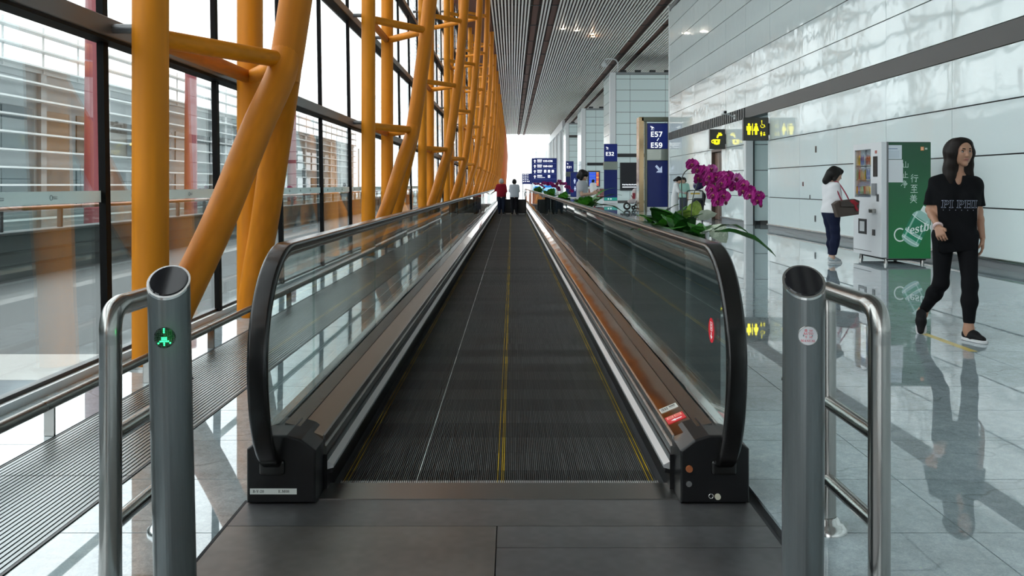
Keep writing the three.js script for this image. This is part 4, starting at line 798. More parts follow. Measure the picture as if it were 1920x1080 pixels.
// nearest foliage plant
const stemGreen = std([0.06, 0.13, 0.03], 0.5);
{
  const t = thing('foliage_plant', 'green leafy plant with pale and lime variegated leaves nearest the walkway end', 'plant', [1.09, 0.962, -5.7]);
  tuft(t, -0.06, -0.5, 12, [LM.mid, LM.fresh, LM.dark], [LG.a, LG.b], 1.25);
  tuft(t, -0.04, -0.18, 13, [LM.mid, LM.dark, LM.fresh], [LG.b, LG.a], 1.4);
  tuft(t, -0.03, 0.14, 12, [LM.dark, LM.mid], [LG.a, LG.c, LG.b], 1.3);
  tuft(t, 0.02, 0.42, 10, [LM.dark, LM.mid], [LG.a, LG.c], 0.9);
  leaf(t, LG.wide, LM.lime, [0.06, 0.12, 0.12], 0.15, 1.45, 0, 0.85); leaf(t, LG.wide, LM.lime, [0.05, 0.13, 0.12], -1.35, 0.5, 0.5, 0.85);
  leaf(t, LG.wide, LM.white, [0.09, 0.12, 0.12], 1.35, 0.55, -0.8, 0.8); leaf(t, LG.disc, LM.pale, [0.1, 0.06, 0.35], 0.9, 0.45, 0, 1.1); leaf(t, LG.disc, LM.pale, [0.05, 0.05, 0.5], 0.1, 0.5, 0.4, 1.0); leaf(t, LG.wide, LM.pale, [0.11, 0.09, 0.42], 0.5, -0.5, 0.6, 0.9);
  leaf(t, LG.long, LM.dark, [0.11, 0.06, 0.5], 1.0, 0.15, 0.3, 1.15); leaf(t, LG.long, LM.dark, [0.12, 0.07, 0.45], 0.6, 0.5, 0, 0.8);
  put('stem', [bar([0.05, -0.01, 0.12], [0.06, 0.13, 0.12], 0.005), bar([0.1, -0.01, 0.35], [0.11, 0.09, 0.4], 0.005)], stemGreen, t);
}
// orchid blossoms
const petalMat = phys([0.36, 0.004, 0.20], 0.5, 0, { side: THREE.DoubleSide, sheen: 0.4 }), petalPink = phys([0.55, 0.12, 0.40], 0.5, 0, { side: THREE.DoubleSide }), lipMat = phys([0.13, 0.004, 0.04], 0.45, 0), lipY = std([0.6, 0.45, 0.1], 0.5);
const roundPetal = leafGeo(0.046, 0.033, 0.5, 0.1, 9, 4), sepal = leafGeo(0.043, 0.017, 0.4, 0.15, 7, 2), lipGeo = merge([new THREE.SphereGeometry(0.008, 10, 8).scale(1, 1.3, 1.2).translate(0, -0.008, 0.008), new THREE.SphereGeometry(0.006, 8, 6).translate(0.007, -0.001, 0.006), new THREE.SphereGeometry(0.006, 8, 6).translate(-0.007, -0.001, 0.006)]);
function blossom(parent, p, turn, tilt, s, mat) {
  const b = new THREE.Group(); b.name = 'blossom'; b.position.set(...p); b.rotation.order = 'YXZ'; b.rotation.set(tilt, turn, rr(-0.3, 0.3)); b.scale.setScalar(s); parent.add(b);
  const petal = (g, a, z) => { const h = new THREE.Mesh(g, mat); h.name = 'petal'; h.castShadow = h.receiveShadow = true; h.rotation.order = 'ZXY'; h.rotation.set(-Math.PI / 2 + 0.22, 0, a); h.position.z = z; b.add(h); };
  petal(sepal, 0, -0.002); petal(sepal, 2.25, -0.002); petal(sepal, -2.25, -0.002); petal(roundPetal, 1.35, 0.001); petal(roundPetal, -1.35, 0.001);
  put('lip', lipGeo, lipMat, b); put('column', new THREE.SphereGeometry(0.004, 8, 6).translate(0, 0.005, 0.006), lipY, b);
}
{
  const t = thing('orchid', 'large magenta orchid spray arching over the near end of the planter', 'orchid', [1.10, 0.962, -5.5]);
  // blossom places in metres from the base: x, y, z
  const F0 = [[0.02, 0.46, 0.02], [0.085, 0.42, 0.03], [0.15, 0.435, -0.02, 1], [0.10, 0.35, 0.05], [0.17, 0.38, 0.03], [0.205, 0.385, 0.05], [0.135, 0.31, 0.06], [0.145, 0.27, 0.06], [0.245, 0.39, 0.0], [0.24, 0.335, 0.06], [0.295, 0.375, 0.02, 1], [0.272, 0.322, 0.07], [0.335, 0.335, 0.05], [0.32, 0.297, 0.08], [0.37, 0.303, 0.06], [0.362, 0.27, 0.09], [0.42, 0.27, 0.07], [0.407, 0.237, 0.1], [0.17, 0.23, 0.06], [0.21, 0.265, 0.05], [0.195, 0.305, 0.03], [0.06, 0.375, 0.0], [0.19, 0.345, 0.08], [0.045, 0.43, 0.05], [0.115, 0.385, 0.08], [0.22, 0.36, 0.07]];
  for (const [x, y, z, pk] of F0) blossom(t, [x, y, z], rr(-0.7, 0.7), rr(-0.25, 0.35), rr(0.9, 1.12), pk ? petalPink : petalMat);
  const stemM = std([0.035, 0.05, 0.03], 0.5);
  put('stem', tube([[-0.03, 0, 0], [-0.035, 0.2, 0], [-0.03, 0.40, 0], [0.03, 0.445, 0], [0.13, 0.42, 0], [0.25, 0.36, 0.02], [0.36, 0.28, 0.05], [0.42, 0.235, 0.07]], 0.003, 60, 8), stemM, t);
  put('stem', tube([[0.02, 0, 0], [0.03, 0.25, 0], [0.08, 0.37, 0.01], [0.13, 0.31, 0.03], [0.165, 0.235, 0.04]], 0.003, 40, 8), stemM, t);
  for (const [x, y, z] of [[0.225, 0.225, 0.05], [0.43, 0.21, 0.09]]) put('bud', new THREE.SphereGeometry(0.011, 12, 10).scale(1, 1.3, 1).translate(x, y, z), lipMat, t);
  for (let i = 0; i < 4; i++) leaf(t, LG.b, LM.dark, [-0.01, 0, 0], i * 1.6 + 0.5, 0.5, 0, 0.9);
}
// plants and orchids further along
{
  const mk = (x, z, n, s, label) => { const t = thing('foliage_plant', label, 'plant', [x - 0.03, 0.942, z]); for (let i = 0; i < n; i++) tuft(t, rr(-0.06, 0.06), (i - n / 2) * 0.4 + rr(-0.1, 0.1), 9, [LM.mid, LM.dark, LM.fresh], [LG.b, LG.a, LG.wide], s * rr(0.9, 1.3)); return t; };
  const a = mk(1.13, -13.2, 4, 1.35, 'bushy green foliage beside the walkway in front of the woman with the phone');
  leaf(a, LG.long, LM.mid, [0.05, 0.05, 0.6], 1.3, 0.9, 0, 1.4); leaf(a, LG.long, LM.mid, [0.05, 0.05, 0.2], 1.9, 1.1, 0, 1.5); leaf(a, LG.long, LM.dark, [0.06, 0.05, 0.75], 1.2, 0.3, 0, 1.5);
  mk(1.13, -18.5, 3, 1.3, 'second clump of green foliage along the walkway edge'); mk(1.13, -25.5, 4, 1.4, 'third clump of green foliage along the walkway edge'); mk(1.13, -36.5, 4, 1.5, 'farthest clump of green foliage beside the direction boards');
  const far = (x, y, z, s, label, n = 12) => { const t = thing('orchid', label, 'orchid', [x, y, z]); for (let i = 0; i < n; i++) { const u = i / (n - 1); blossom(t, [-0.05 + u * 0.34 * s, 0.42 - 0.2 * u * u + rr(-0.03, 0.03), rr(-0.05, 0.05)], rr(-0.6, 0.6), rr(-0.2, 0.3), 1.15 * s, petalMat); } put('stem', tube([[0, 0, 0], [-0.03, 0.25, 0], [-0.05, 0.42, 0], [0.15 * s, 0.38, 0], [0.29 * s, 0.22, 0]], 0.004, 30, 8), stemGreen, t); leaf(t, LG.b, LM.dark, [0, 0, 0], 0.5, 0.5); leaf(t, LG.b, LM.dark, [0, 0, 0], 3.2, 0.5); return t; };
  far(1.08, 0.93, -20.2, 1.0, 'magenta orchid just left of the woman with the phone'); far(1.02, 0.93, -27.5, 1.5, 'magenta orchid in front of the blue poster'); far(1.1, 0.93, -41, 1.3, 'small distant magenta orchid below the smaller board', 8);
}
// ---------- figures: smooth-union fields meshed with surface nets ----------
// primitives: [ax,ay,az, bx,by,bz, ra, rb] tapered capsules
function field(prims, k) {
  const n = prims.length, A = new Float64Array(n * 12);
  prims.forEach((p, i) => { const [ax, ay, az, bx, by, bz, ra, rb] = p, dx = bx - ax, dy = by - ay, dz = bz - az; A.set([ax, ay, az, dx, dy, dz, 1 / Math.max(1e-9, dx * dx + dy * dy + dz * dz), ra, rb ?? ra, p[8] ?? k], i * 12); });
  return (x, y, z) => {
    let d = 1e3;
    for (let i = 0, o = 0; i < n; i++, o += 12) {
      const px = x - A[o], py = y - A[o + 1], pz = z - A[o + 2]; let t = (px * A[o + 3] + py * A[o + 4] + pz * A[o + 5]) * A[o + 6]; t = t < 0 ? 0 : t > 1 ? 1 : t;
      const qx = px - A[o + 3] * t, qy = py - A[o + 4] * t, qz = pz - A[o + 5] * t, e = Math.sqrt(qx * qx + qy * qy + qz * qz) - (A[o + 7] + (A[o + 8] - A[o + 7]) * t), kk = A[o + 9];
      const h = Math.max(kk - Math.abs(d - e), 0) / kk; d = Math.min(d, e) - h * h * kk * 0.25;
    }
    return d;
  };
}
function boundsOf(prims, pad = 0.03) {
  const lo = [1e9, 1e9, 1e9], hi = [-1e9, -1e9, -1e9];
  for (const p of prims) for (let c = 0; c < 3; c++) { const r = Math.max(p[6], p[7] ?? p[6]) + pad; lo[c] = Math.min(lo[c], p[c] - r, p[c + 3] - r); hi[c] = Math.max(hi[c], p[c] + r, p[c + 3] + r); }
  return [lo, hi];
}
function surface(f, lo, hi, h) {
  const N = [0, 1, 2].map((c) => Math.ceil((hi[c] - lo[c]) / h) + 2), [nx, ny, nz] = N, v = new Float32Array(nx * ny * nz), at = (i, j, k) => (k * ny + j) * nx + i;
  for (let k = 0; k < nz; k++) for (let j = 0; j < ny; j++) for (let i = 0; i < nx; i++) v[at(i, j, k)] = f(lo[0] + i * h, lo[1] + j * h, lo[2] + k * h);
  const id = new Int32Array(v.length).fill(-1), pos = [], idx = [];
  const E = [[0, 1], [2, 3], [4, 5], [6, 7], [0, 2], [1, 3], [4, 6], [5, 7], [0, 4], [1, 5], [2, 6], [3, 7]];
  for (let k = 0; k < nz - 1; k++) for (let j = 0; j < ny - 1; j++) for (let i = 0; i < nx - 1; i++) {
    const c = []; let neg = 0; for (let q = 0; q < 8; q++) { const d = v[at(i + (q & 1), j + ((q >> 1) & 1), k + (q >> 2))]; c.push(d); if (d < 0) neg++; }
    if (!neg || neg === 8) continue;
    let x = 0, y = 0, z = 0, m = 0;
    for (const [a, b] of E) if ((c[a] < 0) !== (c[b] < 0)) { const t = c[a] / (c[a] - c[b]); x += (a & 1) + ((b & 1) - (a & 1)) * t; y += ((a >> 1) & 1) + (((b >> 1) & 1) - ((a >> 1) & 1)) * t; z += (a >> 2) + ((b >> 2) - (a >> 2)) * t; m++; }
    id[at(i, j, k)] = pos.length / 3; pos.push(lo[0] + (i + x / m) * h, lo[1] + (j + y / m) * h, lo[2] + (k + z / m) * h);
  }
  const quad = (a, b, c, d, flip) => { if (a < 0 || b < 0 || c < 0 || d < 0) return; flip ? idx.push(a, c, b, a, d, c) : idx.push(a, b, c, a, c, d); };
  for (let k = 1; k < nz - 1; k++) for (let j = 1; j < ny - 1; j++) for (let i = 1; i < nx - 1; i++) {
    const s = v[at(i, j, k)] < 0;
    if (s !== v[at(i + 1, j, k)] < 0) quad(id[at(i, j - 1, k - 1)], id[at(i, j, k - 1)], id[at(i, j, k)], id[at(i, j - 1, k)], !s);
    if (s !== v[at(i, j + 1, k)] < 0) quad(id[at(i - 1, j, k - 1)], id[at(i - 1, j, k)], id[at(i, j, k)], id[at(i, j, k - 1)], !s);
    if (s !== v[at(i, j, k + 1)] < 0) quad(id[at(i - 1, j - 1, k)], id[at(i, j - 1, k)], id[at(i, j, k)], id[at(i - 1, j, k)], !s);
  }
  const nor = new Float32Array(pos.length), e = h * 0.6;
  for (let i = 0; i < pos.length; i += 3) { const [x, y, z] = [pos[i], pos[i + 1], pos[i + 2]], a = f(x + e, y, z) - f(x - e, y, z), b = f(x, y + e, z) - f(x, y - e, z), c = f(x, y, z + e) - f(x, y, z - e), l = Math.hypot(a, b, c) || 1; nor[i] = a / l; nor[i + 1] = b / l; nor[i + 2] = c / l; }
  const g = new THREE.BufferGeometry(); g.setAttribute('position', new THREE.Float32BufferAttribute(pos, 3)); g.setAttribute('normal', new THREE.BufferAttribute(nor, 3)); g.setIndex(idx); return g;
}
const solid = (prims, k, h, cut) => { const f = field(prims, k), [lo, hi] = boundsOf(prims); return surface(cut ? (x, y, z) => cut(x, y, z, f(x, y, z)) : f, lo, hi, h); };
const grow = (prims, d) => prims.map((p) => { const q = [...p]; q[6] += d; q[7] = (p[7] ?? p[6]) + d; return q; });
const P3 = (a, b, ra, rb, k) => [...a, ...b, ra, rb ?? ra, ...(k ? [k] : [])];
const lerp3 = (a, b, t) => a.map((v, i) => v + (b[i] - v) * t);
const add3 = (a, b, s = 1) => a.map((v, i) => v + b[i] * s);
const norm3 = (a) => { const l = Math.hypot(...a); return a.map((v) => v / l); };
const cross3 = (a, b) => [a[1] * b[2] - a[2] * b[1], a[2] * b[0] - a[0] * b[2], a[0] * b[1] - a[1] * b[0]];
// hand: palm and five separate fingers; dir = along the fingers, thumbSide = towards the thumb, curl bends towards palmN
function hand(w, dir, thumbSide, curl, s = 1) {
  dir = norm3(dir); let T = norm3(thumbSide); T = norm3(add3(T, dir, -(T[0] * dir[0] + T[1] * dir[1] + T[2] * dir[2]))); const Nn = cross3(dir, T), out = [];
  const at = (l, t, n) => add3(add3(add3(w, dir, l * s), T, t * s), Nn, n * s);
  for (const t of [-0.028, -0.01, 0.01, 0.027]) out.push(P3(at(0.01, t * 0.6, 0), at(0.085, t, 0), 0.015 * s, 0.0115 * s, 0.012));
  [[-0.031, 0.055, 0.0075], [-0.0105, 0.07, 0.0085], [0.0105, 0.075, 0.0088], [0.03, 0.067, 0.0085]].forEach(([t, L, r], i) => {
    let p = at(0.085, t, 0), a = curl * (1.15 - 0.12 * i);
    for (const [f, rr2] of [[0.45, 1], [0.32, 0.9], [0.23, 0.8]]) { const q = add3(add3(p, dir, Math.cos(a) * L * f * s), Nn, Math.sin(a) * L * f * s); out.push(P3(p, q, r * rr2 * s, r * rr2 * 0.92 * s, 0.003)); p = q; a += curl * 0.9; }
  });
  const t0 = at(0.025, 0.024, 0.002), t1 = at(0.058, 0.048, 0.016), t2 = at(0.085, 0.05, 0.03);
  out.push(P3(t0, t1, 0.0135 * s, 0.0105 * s, 0.012), P3(t1, t2, 0.0105 * s, 0.0085 * s, 0.003));
  return out;
}
// head in its own frame: chin-to-crown about 0.225, faces +z, origin between the ears
function headPrims() {
  return [
    P3([0, 0.045, -0.03], [0, 0.05, 0.012], 0.082, 0.076), P3([0, 0.0, -0.035], [0, 0.0, 0.02], 0.072, 0.07), P3([0, -0.03, 0.03], [0, -0.085, 0.058], 0.052, 0.026), P3([0.03, -0.055, 0.02], [-0.03, -0.055, 0.02], 0.036, 0.036),
    P3([0.032, -0.015, 0.058], [-0.032, -0.015, 0.058], 0.024, 0.024, 0.03), P3([0.03, 0.03, 0.072], [-0.03, 0.03, 0.072], 0.014, 0.014, 0.025),
    P3([0, 0.014, 0.088], [0, -0.022, 0.106], 0.008, 0.0125, 0.012), P3([0.011, -0.026, 0.094], [-0.011, -0.026, 0.094], 0.0075, 0.0075, 0.008), P3([0.014, -0.052, 0.082], [-0.014, -0.052, 0.082], 0.0085, 0.0085, 0.012), P3([0, -0.09, 0.07], [0, -0.09, 0.07], 0.014, 0.014, 0.02),
    P3([0.079, 0.012, -0.012], [0.083, -0.022, -0.006], 0.012, 0.009, 0.008), P3([-0.079, 0.012, -0.012], [-0.083, -0.022, -0.006], 0.012, 0.009, 0.008),
  ];
}
const xform = (prims, q, p, s = 1) => prims.map((r) => { const a = V(r[0], r[1], r[2]).multiplyScalar(s).applyQuaternion(q).add(p), b = V(r[3], r[4], r[5]).multiplyScalar(s).applyQuaternion(q).add(p); return [a.x, a.y, a.z, b.x, b.y, b.z, r[6] * s, (r[7] ?? r[6]) * s, ...(r[8] ? [r[8] * s] : [])]; });
const headGeo = (() => { const f = field(headPrims(), 0.03); const socket = (x, y, z) => Math.min(Math.hypot(x - 0.032, y - 0.014, z - 0.092), Math.hypot(x + 0.032, y - 0.014, z - 0.092)) - 0.0135; return (h) => surface((x, y, z) => { const a = f(x, y, z), b = -socket(x, y, z), k = 0.012, m = Math.max(k - Math.abs(a - b), 0) / k; return Math.max(a, b) + m * m * k * 0.25; }, [-0.11, -0.13, -0.13], [0.11, 0.15, 0.13], h); })();
const skinTan = phys([0.36, 0.19, 0.12], 0.5, 0), skinLight = phys([0.52, 0.33, 0.24], 0.5, 0), hairBlack = phys([0.008, 0.0065, 0.006], 0.55, 0, { specularIntensity: 0.5 }), hairBrown = phys([0.008, 0.005, 0.004], 0.6, 0, { specularIntensity: 0.4 }), hairGrey = phys([0.45, 0.43, 0.42], 0.6, 0);
const eyeWhite = std([0.36, 0.34, 0.32], 0.4), irisM = std([0.02, 0.012, 0.008], 0.2), lipRed = std([0.33, 0.12, 0.10], 0.5);
const cloth = (c, r = 0.85) => phys(c, r, 0, { specularIntensity: 0.25 });
function faceParts(body, q, p, s) {
  const mk = (name, g, m) => { g.scale(s, s, s); g.applyQuaternion(q); g.translate(p.x, p.y, p.z); put(name, g, m, body); };
  for (const e of [-1, 1]) {
    mk('eye', new THREE.SphereGeometry(0.0115, 16, 12).translate(e * 0.032, 0.012, 0.0765), eyeWhite); mk('iris', new THREE.SphereGeometry(0.0058, 12, 10).translate(e * 0.0315, 0.0115, 0.0833), irisM);
    mk('eyelid', new THREE.SphereGeometry(0.0125, 16, 8, 0, 6.3, 0, 1.12).rotateX(0.2).translate(e * 0.032, 0.0125, 0.0765), hairBrown);
    mk('eyebrow', tube([[e * 0.015, 0.034, 0.0935], [e * 0.032, 0.0385, 0.0885], [e * 0.05, 0.034, 0.074]], 0.0042, 16, 6), hairBrown);
  }
  mk('lips', merge([tube([[-0.02, -0.052, 0.084], [-0.008, -0.0475, 0.0925], [0, -0.0495, 0.0935], [0.008, -0.0475, 0.0925], [0.02, -0.052, 0.084]], 0.0035, 20, 8), tube([[-0.018, -0.053, 0.085], [0, -0.0585, 0.0925], [0.018, -0.053, 0.085]], 0.0042, 16, 8)]), lipRed);
}
// shoe, toe towards +z, sole on y = 0
function shoeGeos(len = 0.25) {
  const L = len, up = solid([P3([0, 0.048, -L * 0.3], [0, 0.05, 0], 0.036, 0.04), P3([0, 0.045, 0], [0, 0.032, L * 0.34], 0.041, 0.027), P3([0, 0.06, -L * 0.26], [0, 0.095, -L * 0.24], 0.034, 0.035)], 0.03, 0.007, (x, y, z, d) => Math.max(d, 0.014 - y, y - 0.098));
  const o = new THREE.Shape(); o.moveTo(0, -L * 0.47); o.bezierCurveTo(0.04, -L * 0.47, 0.036, -L * 0.2, 0.036, 0); o.bezierCurveTo(0.05, L * 0.2, 0.046, L * 0.46, 0, L * 0.5); o.bezierCurveTo(-0.046, L * 0.46, -0.044, L * 0.2, -0.036, 0); o.bezierCurveTo(-0.036, -L * 0.2, -0.04, -L * 0.47, 0, -L * 0.47);
  const sole = new THREE.ExtrudeGeometry(o, { depth: 0.016, bevelEnabled: true, bevelSize: 0.003, bevelThickness: 0.004, bevelSegments: 2 }).rotateX(Math.PI / 2).translate(0, 0.0215, 0);
  return [up, sole];
}
function shoe(parent, pos, yaw, pitch, upM, soleM, len) {
  const [u, s] = shoeGeos(len), m = new THREE.Matrix4().makeRotationFromEuler(new THREE.Euler(pitch, yaw, 0, 'YXZ')).setPosition(...pos);
  const sh = put('shoe', u.applyMatrix4(m), upM, parent); put('sole', s.applyMatrix4(m), soleM, sh); return sh;
}
// general figure. j holds joints in metres; returns the group and useful fields
function person(label, pos, turn, j, o) {
  const t = thing('person', label, 'person', pos, turn), h = o.h ?? 0.012, g = o.girth ?? 1, skin = o.skin ?? skinLight;
  const torso = [P3(add3(j.hipL, [0.01, 0.03, 0]), add3(j.shL, [0.05, -0.07, 0]), 0.085 * g, 0.078 * g), P3(add3(j.hipR, [-0.01, 0.03, 0]), add3(j.shR, [-0.05, -0.07, 0]), 0.085 * g, 0.078 * g), P3(lerp3(j.hipL, j.hipR, 0.5), lerp3(j.shL, j.shR, 0.5), 0.1 * g, 0.09 * g), P3(add3(j.shL, [0.03, -0.03, 0]), add3(j.shR, [-0.03, -0.03, 0]), 0.05 * g, 0.05 * g), P3(lerp3(j.shL, j.shR, 0.4), add3(j.shL, [0.02, -0.005, 0]), 0.055, 0.04, 0.05), P3(lerp3(j.shL, j.shR, 0.6), add3(j.shR, [-0.02, -0.005, 0]), 0.055, 0.04, 0.05)];
  if (o.bust) torso.push(P3(add3(lerp3(j.shL, j.shR, 0.28), [0, -0.13, 0.07]), add3(lerp3(j.shL, j.shR, 0.28), [0, -0.135, 0.075]), 0.05, 0.05, 0.06), P3(add3(lerp3(j.shL, j.shR, 0.72), [0, -0.13, 0.07]), add3(lerp3(j.shL, j.shR, 0.72), [0, -0.135, 0.075]), 0.05, 0.05, 0.06));
  const as = o.armS ?? 0.9, arm = (s, e, w) => [P3(s, e, 0.047 * as, 0.038 * as, 0.02), P3(e, lerp3(e, w, 0.3), 0.037 * as, 0.039 * as, 0.02), P3(lerp3(e, w, 0.3), w, 0.039 * as, 0.024, 0.02)];
  const arms = [...arm(j.shL, j.elL, j.wrL), ...arm(j.shR, j.elR, j.wrR)];
  const leg = (hp, kn, an) => [P3(hp, kn, 0.086 * g, 0.054 * g), P3(kn, lerp3(kn, an, 0.35), 0.053 * g, 0.055 * g), P3(lerp3(kn, an, 0.35), an, 0.055 * g, 0.034)];
  const legs = [...leg(j.hipL, j.knL, j.anL), ...leg(j.hipR, j.knR, j.anR)];
  const feet = [P3(j.anL, add3(j.anL, [0, -0.03, 0.01]), 0.036, 0.036), P3(j.anR, add3(j.anR, [0, -0.03, 0.01]), 0.036, 0.036)];
  const q = new THREE.Quaternion().setFromEuler(new THREE.Euler(...(o.headTurn ?? [0, 0, 0]), 'YXZ')), hs = o.headS ?? 1, hp = V(...j.head);
  const neck = P3(add3(lerp3(j.shL, j.shR, 0.5), [0, 0.015, -0.005]), [hp.x, hp.y - 0.06 * hs, hp.z - 0.02], o.neckR ?? 0.056, (o.neckR ?? 0.054) * 0.93);
  const bodyG = [solid([...torso, ...arms, ...legs, ...feet, neck], 0.045, h), headGeo(o.headH ?? h * 0.5).scale(hs, hs, hs).applyQuaternion(q).translate(hp.x, hp.y, hp.z)];
  if (o.handL) bodyG.push(solid(hand(j.wrL, ...o.handL), 0.006, o.handH ?? 0.004)); if (o.handR) bodyG.push(solid(hand(j.wrR, ...o.handR), 0.006, o.handH ?? 0.004));
  const body = put('body', merge(bodyG.map((x) => x.toNonIndexed())), skin, t);
  if (o.face) faceParts(body, q, hp, hs);
  return { t, body, torso, arms, legs, q, hp, hs, h };
}
const hairOf = (r, prims, m, h, cut, k = 0.03) => put('hair', solid(xform(prims, r.q, r.hp, r.hs), k, h, cut), m, r.t);
// ---------- the walking woman in black ----------
{
  const j = { shL: [-0.155, 1.325, 0], shR: [0.172, 1.318, 0], elL: [-0.19, 1.08, -0.03], wrL: [-0.16, 0.945, 0.16], elR: [0.205, 1.07, -0.06], wrR: [0.222, 0.845, -0.02], hipL: [-0.085, 0.86, 0], hipR: [0.09, 0.865, 0.02], knL: [-0.105, 0.455, 0.0], anL: [-0.205, 0.175, -0.235], knR: [0.09, 0.46, 0.13], anR: [0.075, 0.085, 0.155], head: [0.04, 1.565, 0.03] };
  const r = person('young woman walking in black T-shirt with white lettering, black leggings and black trainers', [3.77, 0, -7.5], -0.25, j, { armS: 0.8, neckR: 0.05, h: 0.011, headH: 0.005, handH: 0.0035, skin: skinTan, bust: true, face: true, headTurn: [0.02, 0.36, 0], headS: 1.0, girth: 0.98, handL: [[0.1, -0.7, 0.6], [0.8, 0.3, 0.3], -0.75], handR: [[-0.02, -1, 0.12], [-0.2, 0, 1], 0.3] });
  const black = cloth([0.005, 0.0052, 0.0065], 0.85);
  // T-shirt: torso and short sleeves, V notch at the neck, loose hem
  const slv = (s, e, x) => P3(s, lerp3(s, e, 0.9), 0.047, 0.056, 0.012);
  const tee = [...grow(r.torso, 0.013), P3([-0.1, 0.78, 0.01], [0.105, 0.78, 0.01], 0.128, 0.128), slv(j.shL, j.elL), slv(j.shR, j.elR)];
  const neckCut = field([P3([0.012, 1.425, 0.0], [0.012, 1.46, 0.02], 0.09, 0.09), P3([0.012, 1.36, 0.075], [0.018, 1.255, 0.14], 0.03, 0.01)], 0.02);
  const eL = lerp3(j.shL, j.elL, 0.86), eR = lerp3(j.shR, j.elR, 0.86);
  const teeG = solid(tee, 0.05, 0.010, (x, y, z, d) => { const w = 0.0045 * Math.sin(y * 34 + x * 22) * Math.sin(x * 27 + z * 20 + y * 6); const fold = 0.004 * Math.sin(x * 60 + y * 9); let v = d + w + (y < 1.05 ? fold * (1.05 - y) * 2 : 0); v = Math.max(v, 0.735 + 0.012 * Math.sin(x * 9) - y, -neckCut(x, y, z)); if (x < -0.15) v = Math.max(v, eL[1] + 0.01 - y); if (x > 0.16) v = Math.max(v, eR[1] + 0.01 - y); return v; });
  const shirtTex = canvasTex(1024, 512, (g, w, h) => {
    g.fillStyle = '#0e0f12'; g.fillRect(0, 0, w, h); g.strokeStyle = '#aab0c4'; g.lineWidth = 6; g.font = 'bold 250px serif'; g.textAlign = 'center'; g.strokeText('PI PHI', w / 2 + 10, 300); g.fillStyle = '#c9cede'; for (let i = 0; i < 6; i++) g.fillRect(170 + i * 130, 350, 14, 12);
  });
  shirtTex.wrapS = shirtTex.wrapT = THREE.ClampToEdgeWrapping;
  { const p = teeG.attributes.position, n = teeG.attributes.normal, uv = new Float32Array(p.count * 2); for (let i = 0; i < p.count; i++) { const ok = n.getZ(i) > 0.1 && Math.abs(p.getX(i) - 0.01) < 0.172; uv[i * 2] = (p.getX(i) - 0.012 + 0.18) / 0.36; uv[i * 2 + 1] = ok ? (p.getY(i) - 1.03) / 0.18 : 2; } teeG.setAttribute('uv', new THREE.BufferAttribute(uv, 2)); }
  put('t_shirt', teeG, phys([1, 1, 1], 0.85, 0, { map: shirtTex, specularIntensity: 0.25 }), r.t).userData.label = 'black T-shirt with outlined letters';
  const lg = [...grow(r.legs, 0.006)]; lg[2] = P3([...lg[2].slice(0, 3)], lerp3(j.knL, j.anL, 0.9), 0.06, 0.042); lg[5] = P3([...lg[5].slice(0, 3)], lerp3(j.knR, j.anR, 0.78), 0.06, 0.046);
  put('leggings', solid([...lg, P3([-0.06, 0.87, 0], [0.07, 0.87, 0.01], 0.105, 0.105)], 0.04, 0.010), black, r.t);
  const white = std([0.6, 0.61, 0.62], 0.5), shoeB = cloth([0.012, 0.012, 0.013], 0.75);
  shoe(r.t, [-0.225, 0.075, -0.185], -0.25, 0.95, shoeB, white, 0.255); const sr = shoe(r.t, [0.105, 0.0, 0.2], 0.55, 0.0, shoeB, white, 0.26);
  put('ankle', solid([P3(j.anR, [0.082, 0.17, 0.15], 0.034, 0.034)], 0.02, 0.008), skinTan, r.body);
  // long straight hair
  const strand = (pts, ra, rb) => pts.slice(1).map((b, i) => P3(pts[i], b, ra + (rb - ra) * i / (pts.length - 1), ra + (rb - ra) * (i + 1) / (pts.length - 1)));
  const hp = [P3([0, 0.048, -0.045], [0, 0.058, 0.006], 0.086, 0.079), P3([0.025, 0.02, -0.055], [-0.025, 0.02, -0.055], 0.068, 0.068), ...strand([[-0.05, 0.075, 0.03], [-0.078, 0.0, 0.022], [-0.082, -0.1, 0.012], [-0.088, -0.19, 0.012], [-0.096, -0.25, 0.02]], 0.026, 0.02), ...strand([[0.05, 0.075, 0.03], [0.078, 0.0, 0.018], [0.08, -0.1, 0.005], [0.084, -0.19, 0.0], [0.098, -0.26, 0.01]], 0.025, 0.018), ...strand([[0, 0.0, -0.075], [0, -0.12, -0.085], [0.0, -0.28, -0.09]], 0.07, 0.06), ...strand([[-0.05, 0, -0.045], [-0.062, -0.14, -0.045], [-0.075, -0.25, -0.03]], 0.042, 0.035), ...strand([[0.05, 0, -0.045], [0.062, -0.14, -0.05], [0.07, -0.26, -0.045]], 0.042, 0.035)];
  const qi = r.q.clone().invert(), tmp = V(0, 0, 0), fr = field([P3([0, 0.018, 0.105], [0, -0.14, 0.10], 0.074, 0.066)], 0.02);
  hairOf(r, hp, hairBrown, 0.007, (x, y, z, d) => { tmp.set(x, y, z).sub(r.hp).applyQuaternion(qi); return Math.max(d + 0.0006 * Math.sin(tmp.x * 420 + tmp.z * 260), -fr(tmp.x, tmp.y, tmp.z)); }, 0.06);
  const wb = put('wrist_band', new THREE.TorusGeometry(0.031, 0.012, 10, 24), cloth([0.72, 0.55, 0.54], 0.9), r.t, lerp3(j.elL, j.wrL, 0.96)); wb.quaternion.setFromUnitVectors(V(0, 0, 1), V(...norm3(add3(j.wrL, j.elL, -1)))); wb.userData.label = 'pale pink hair tie worn at the wrist';
}
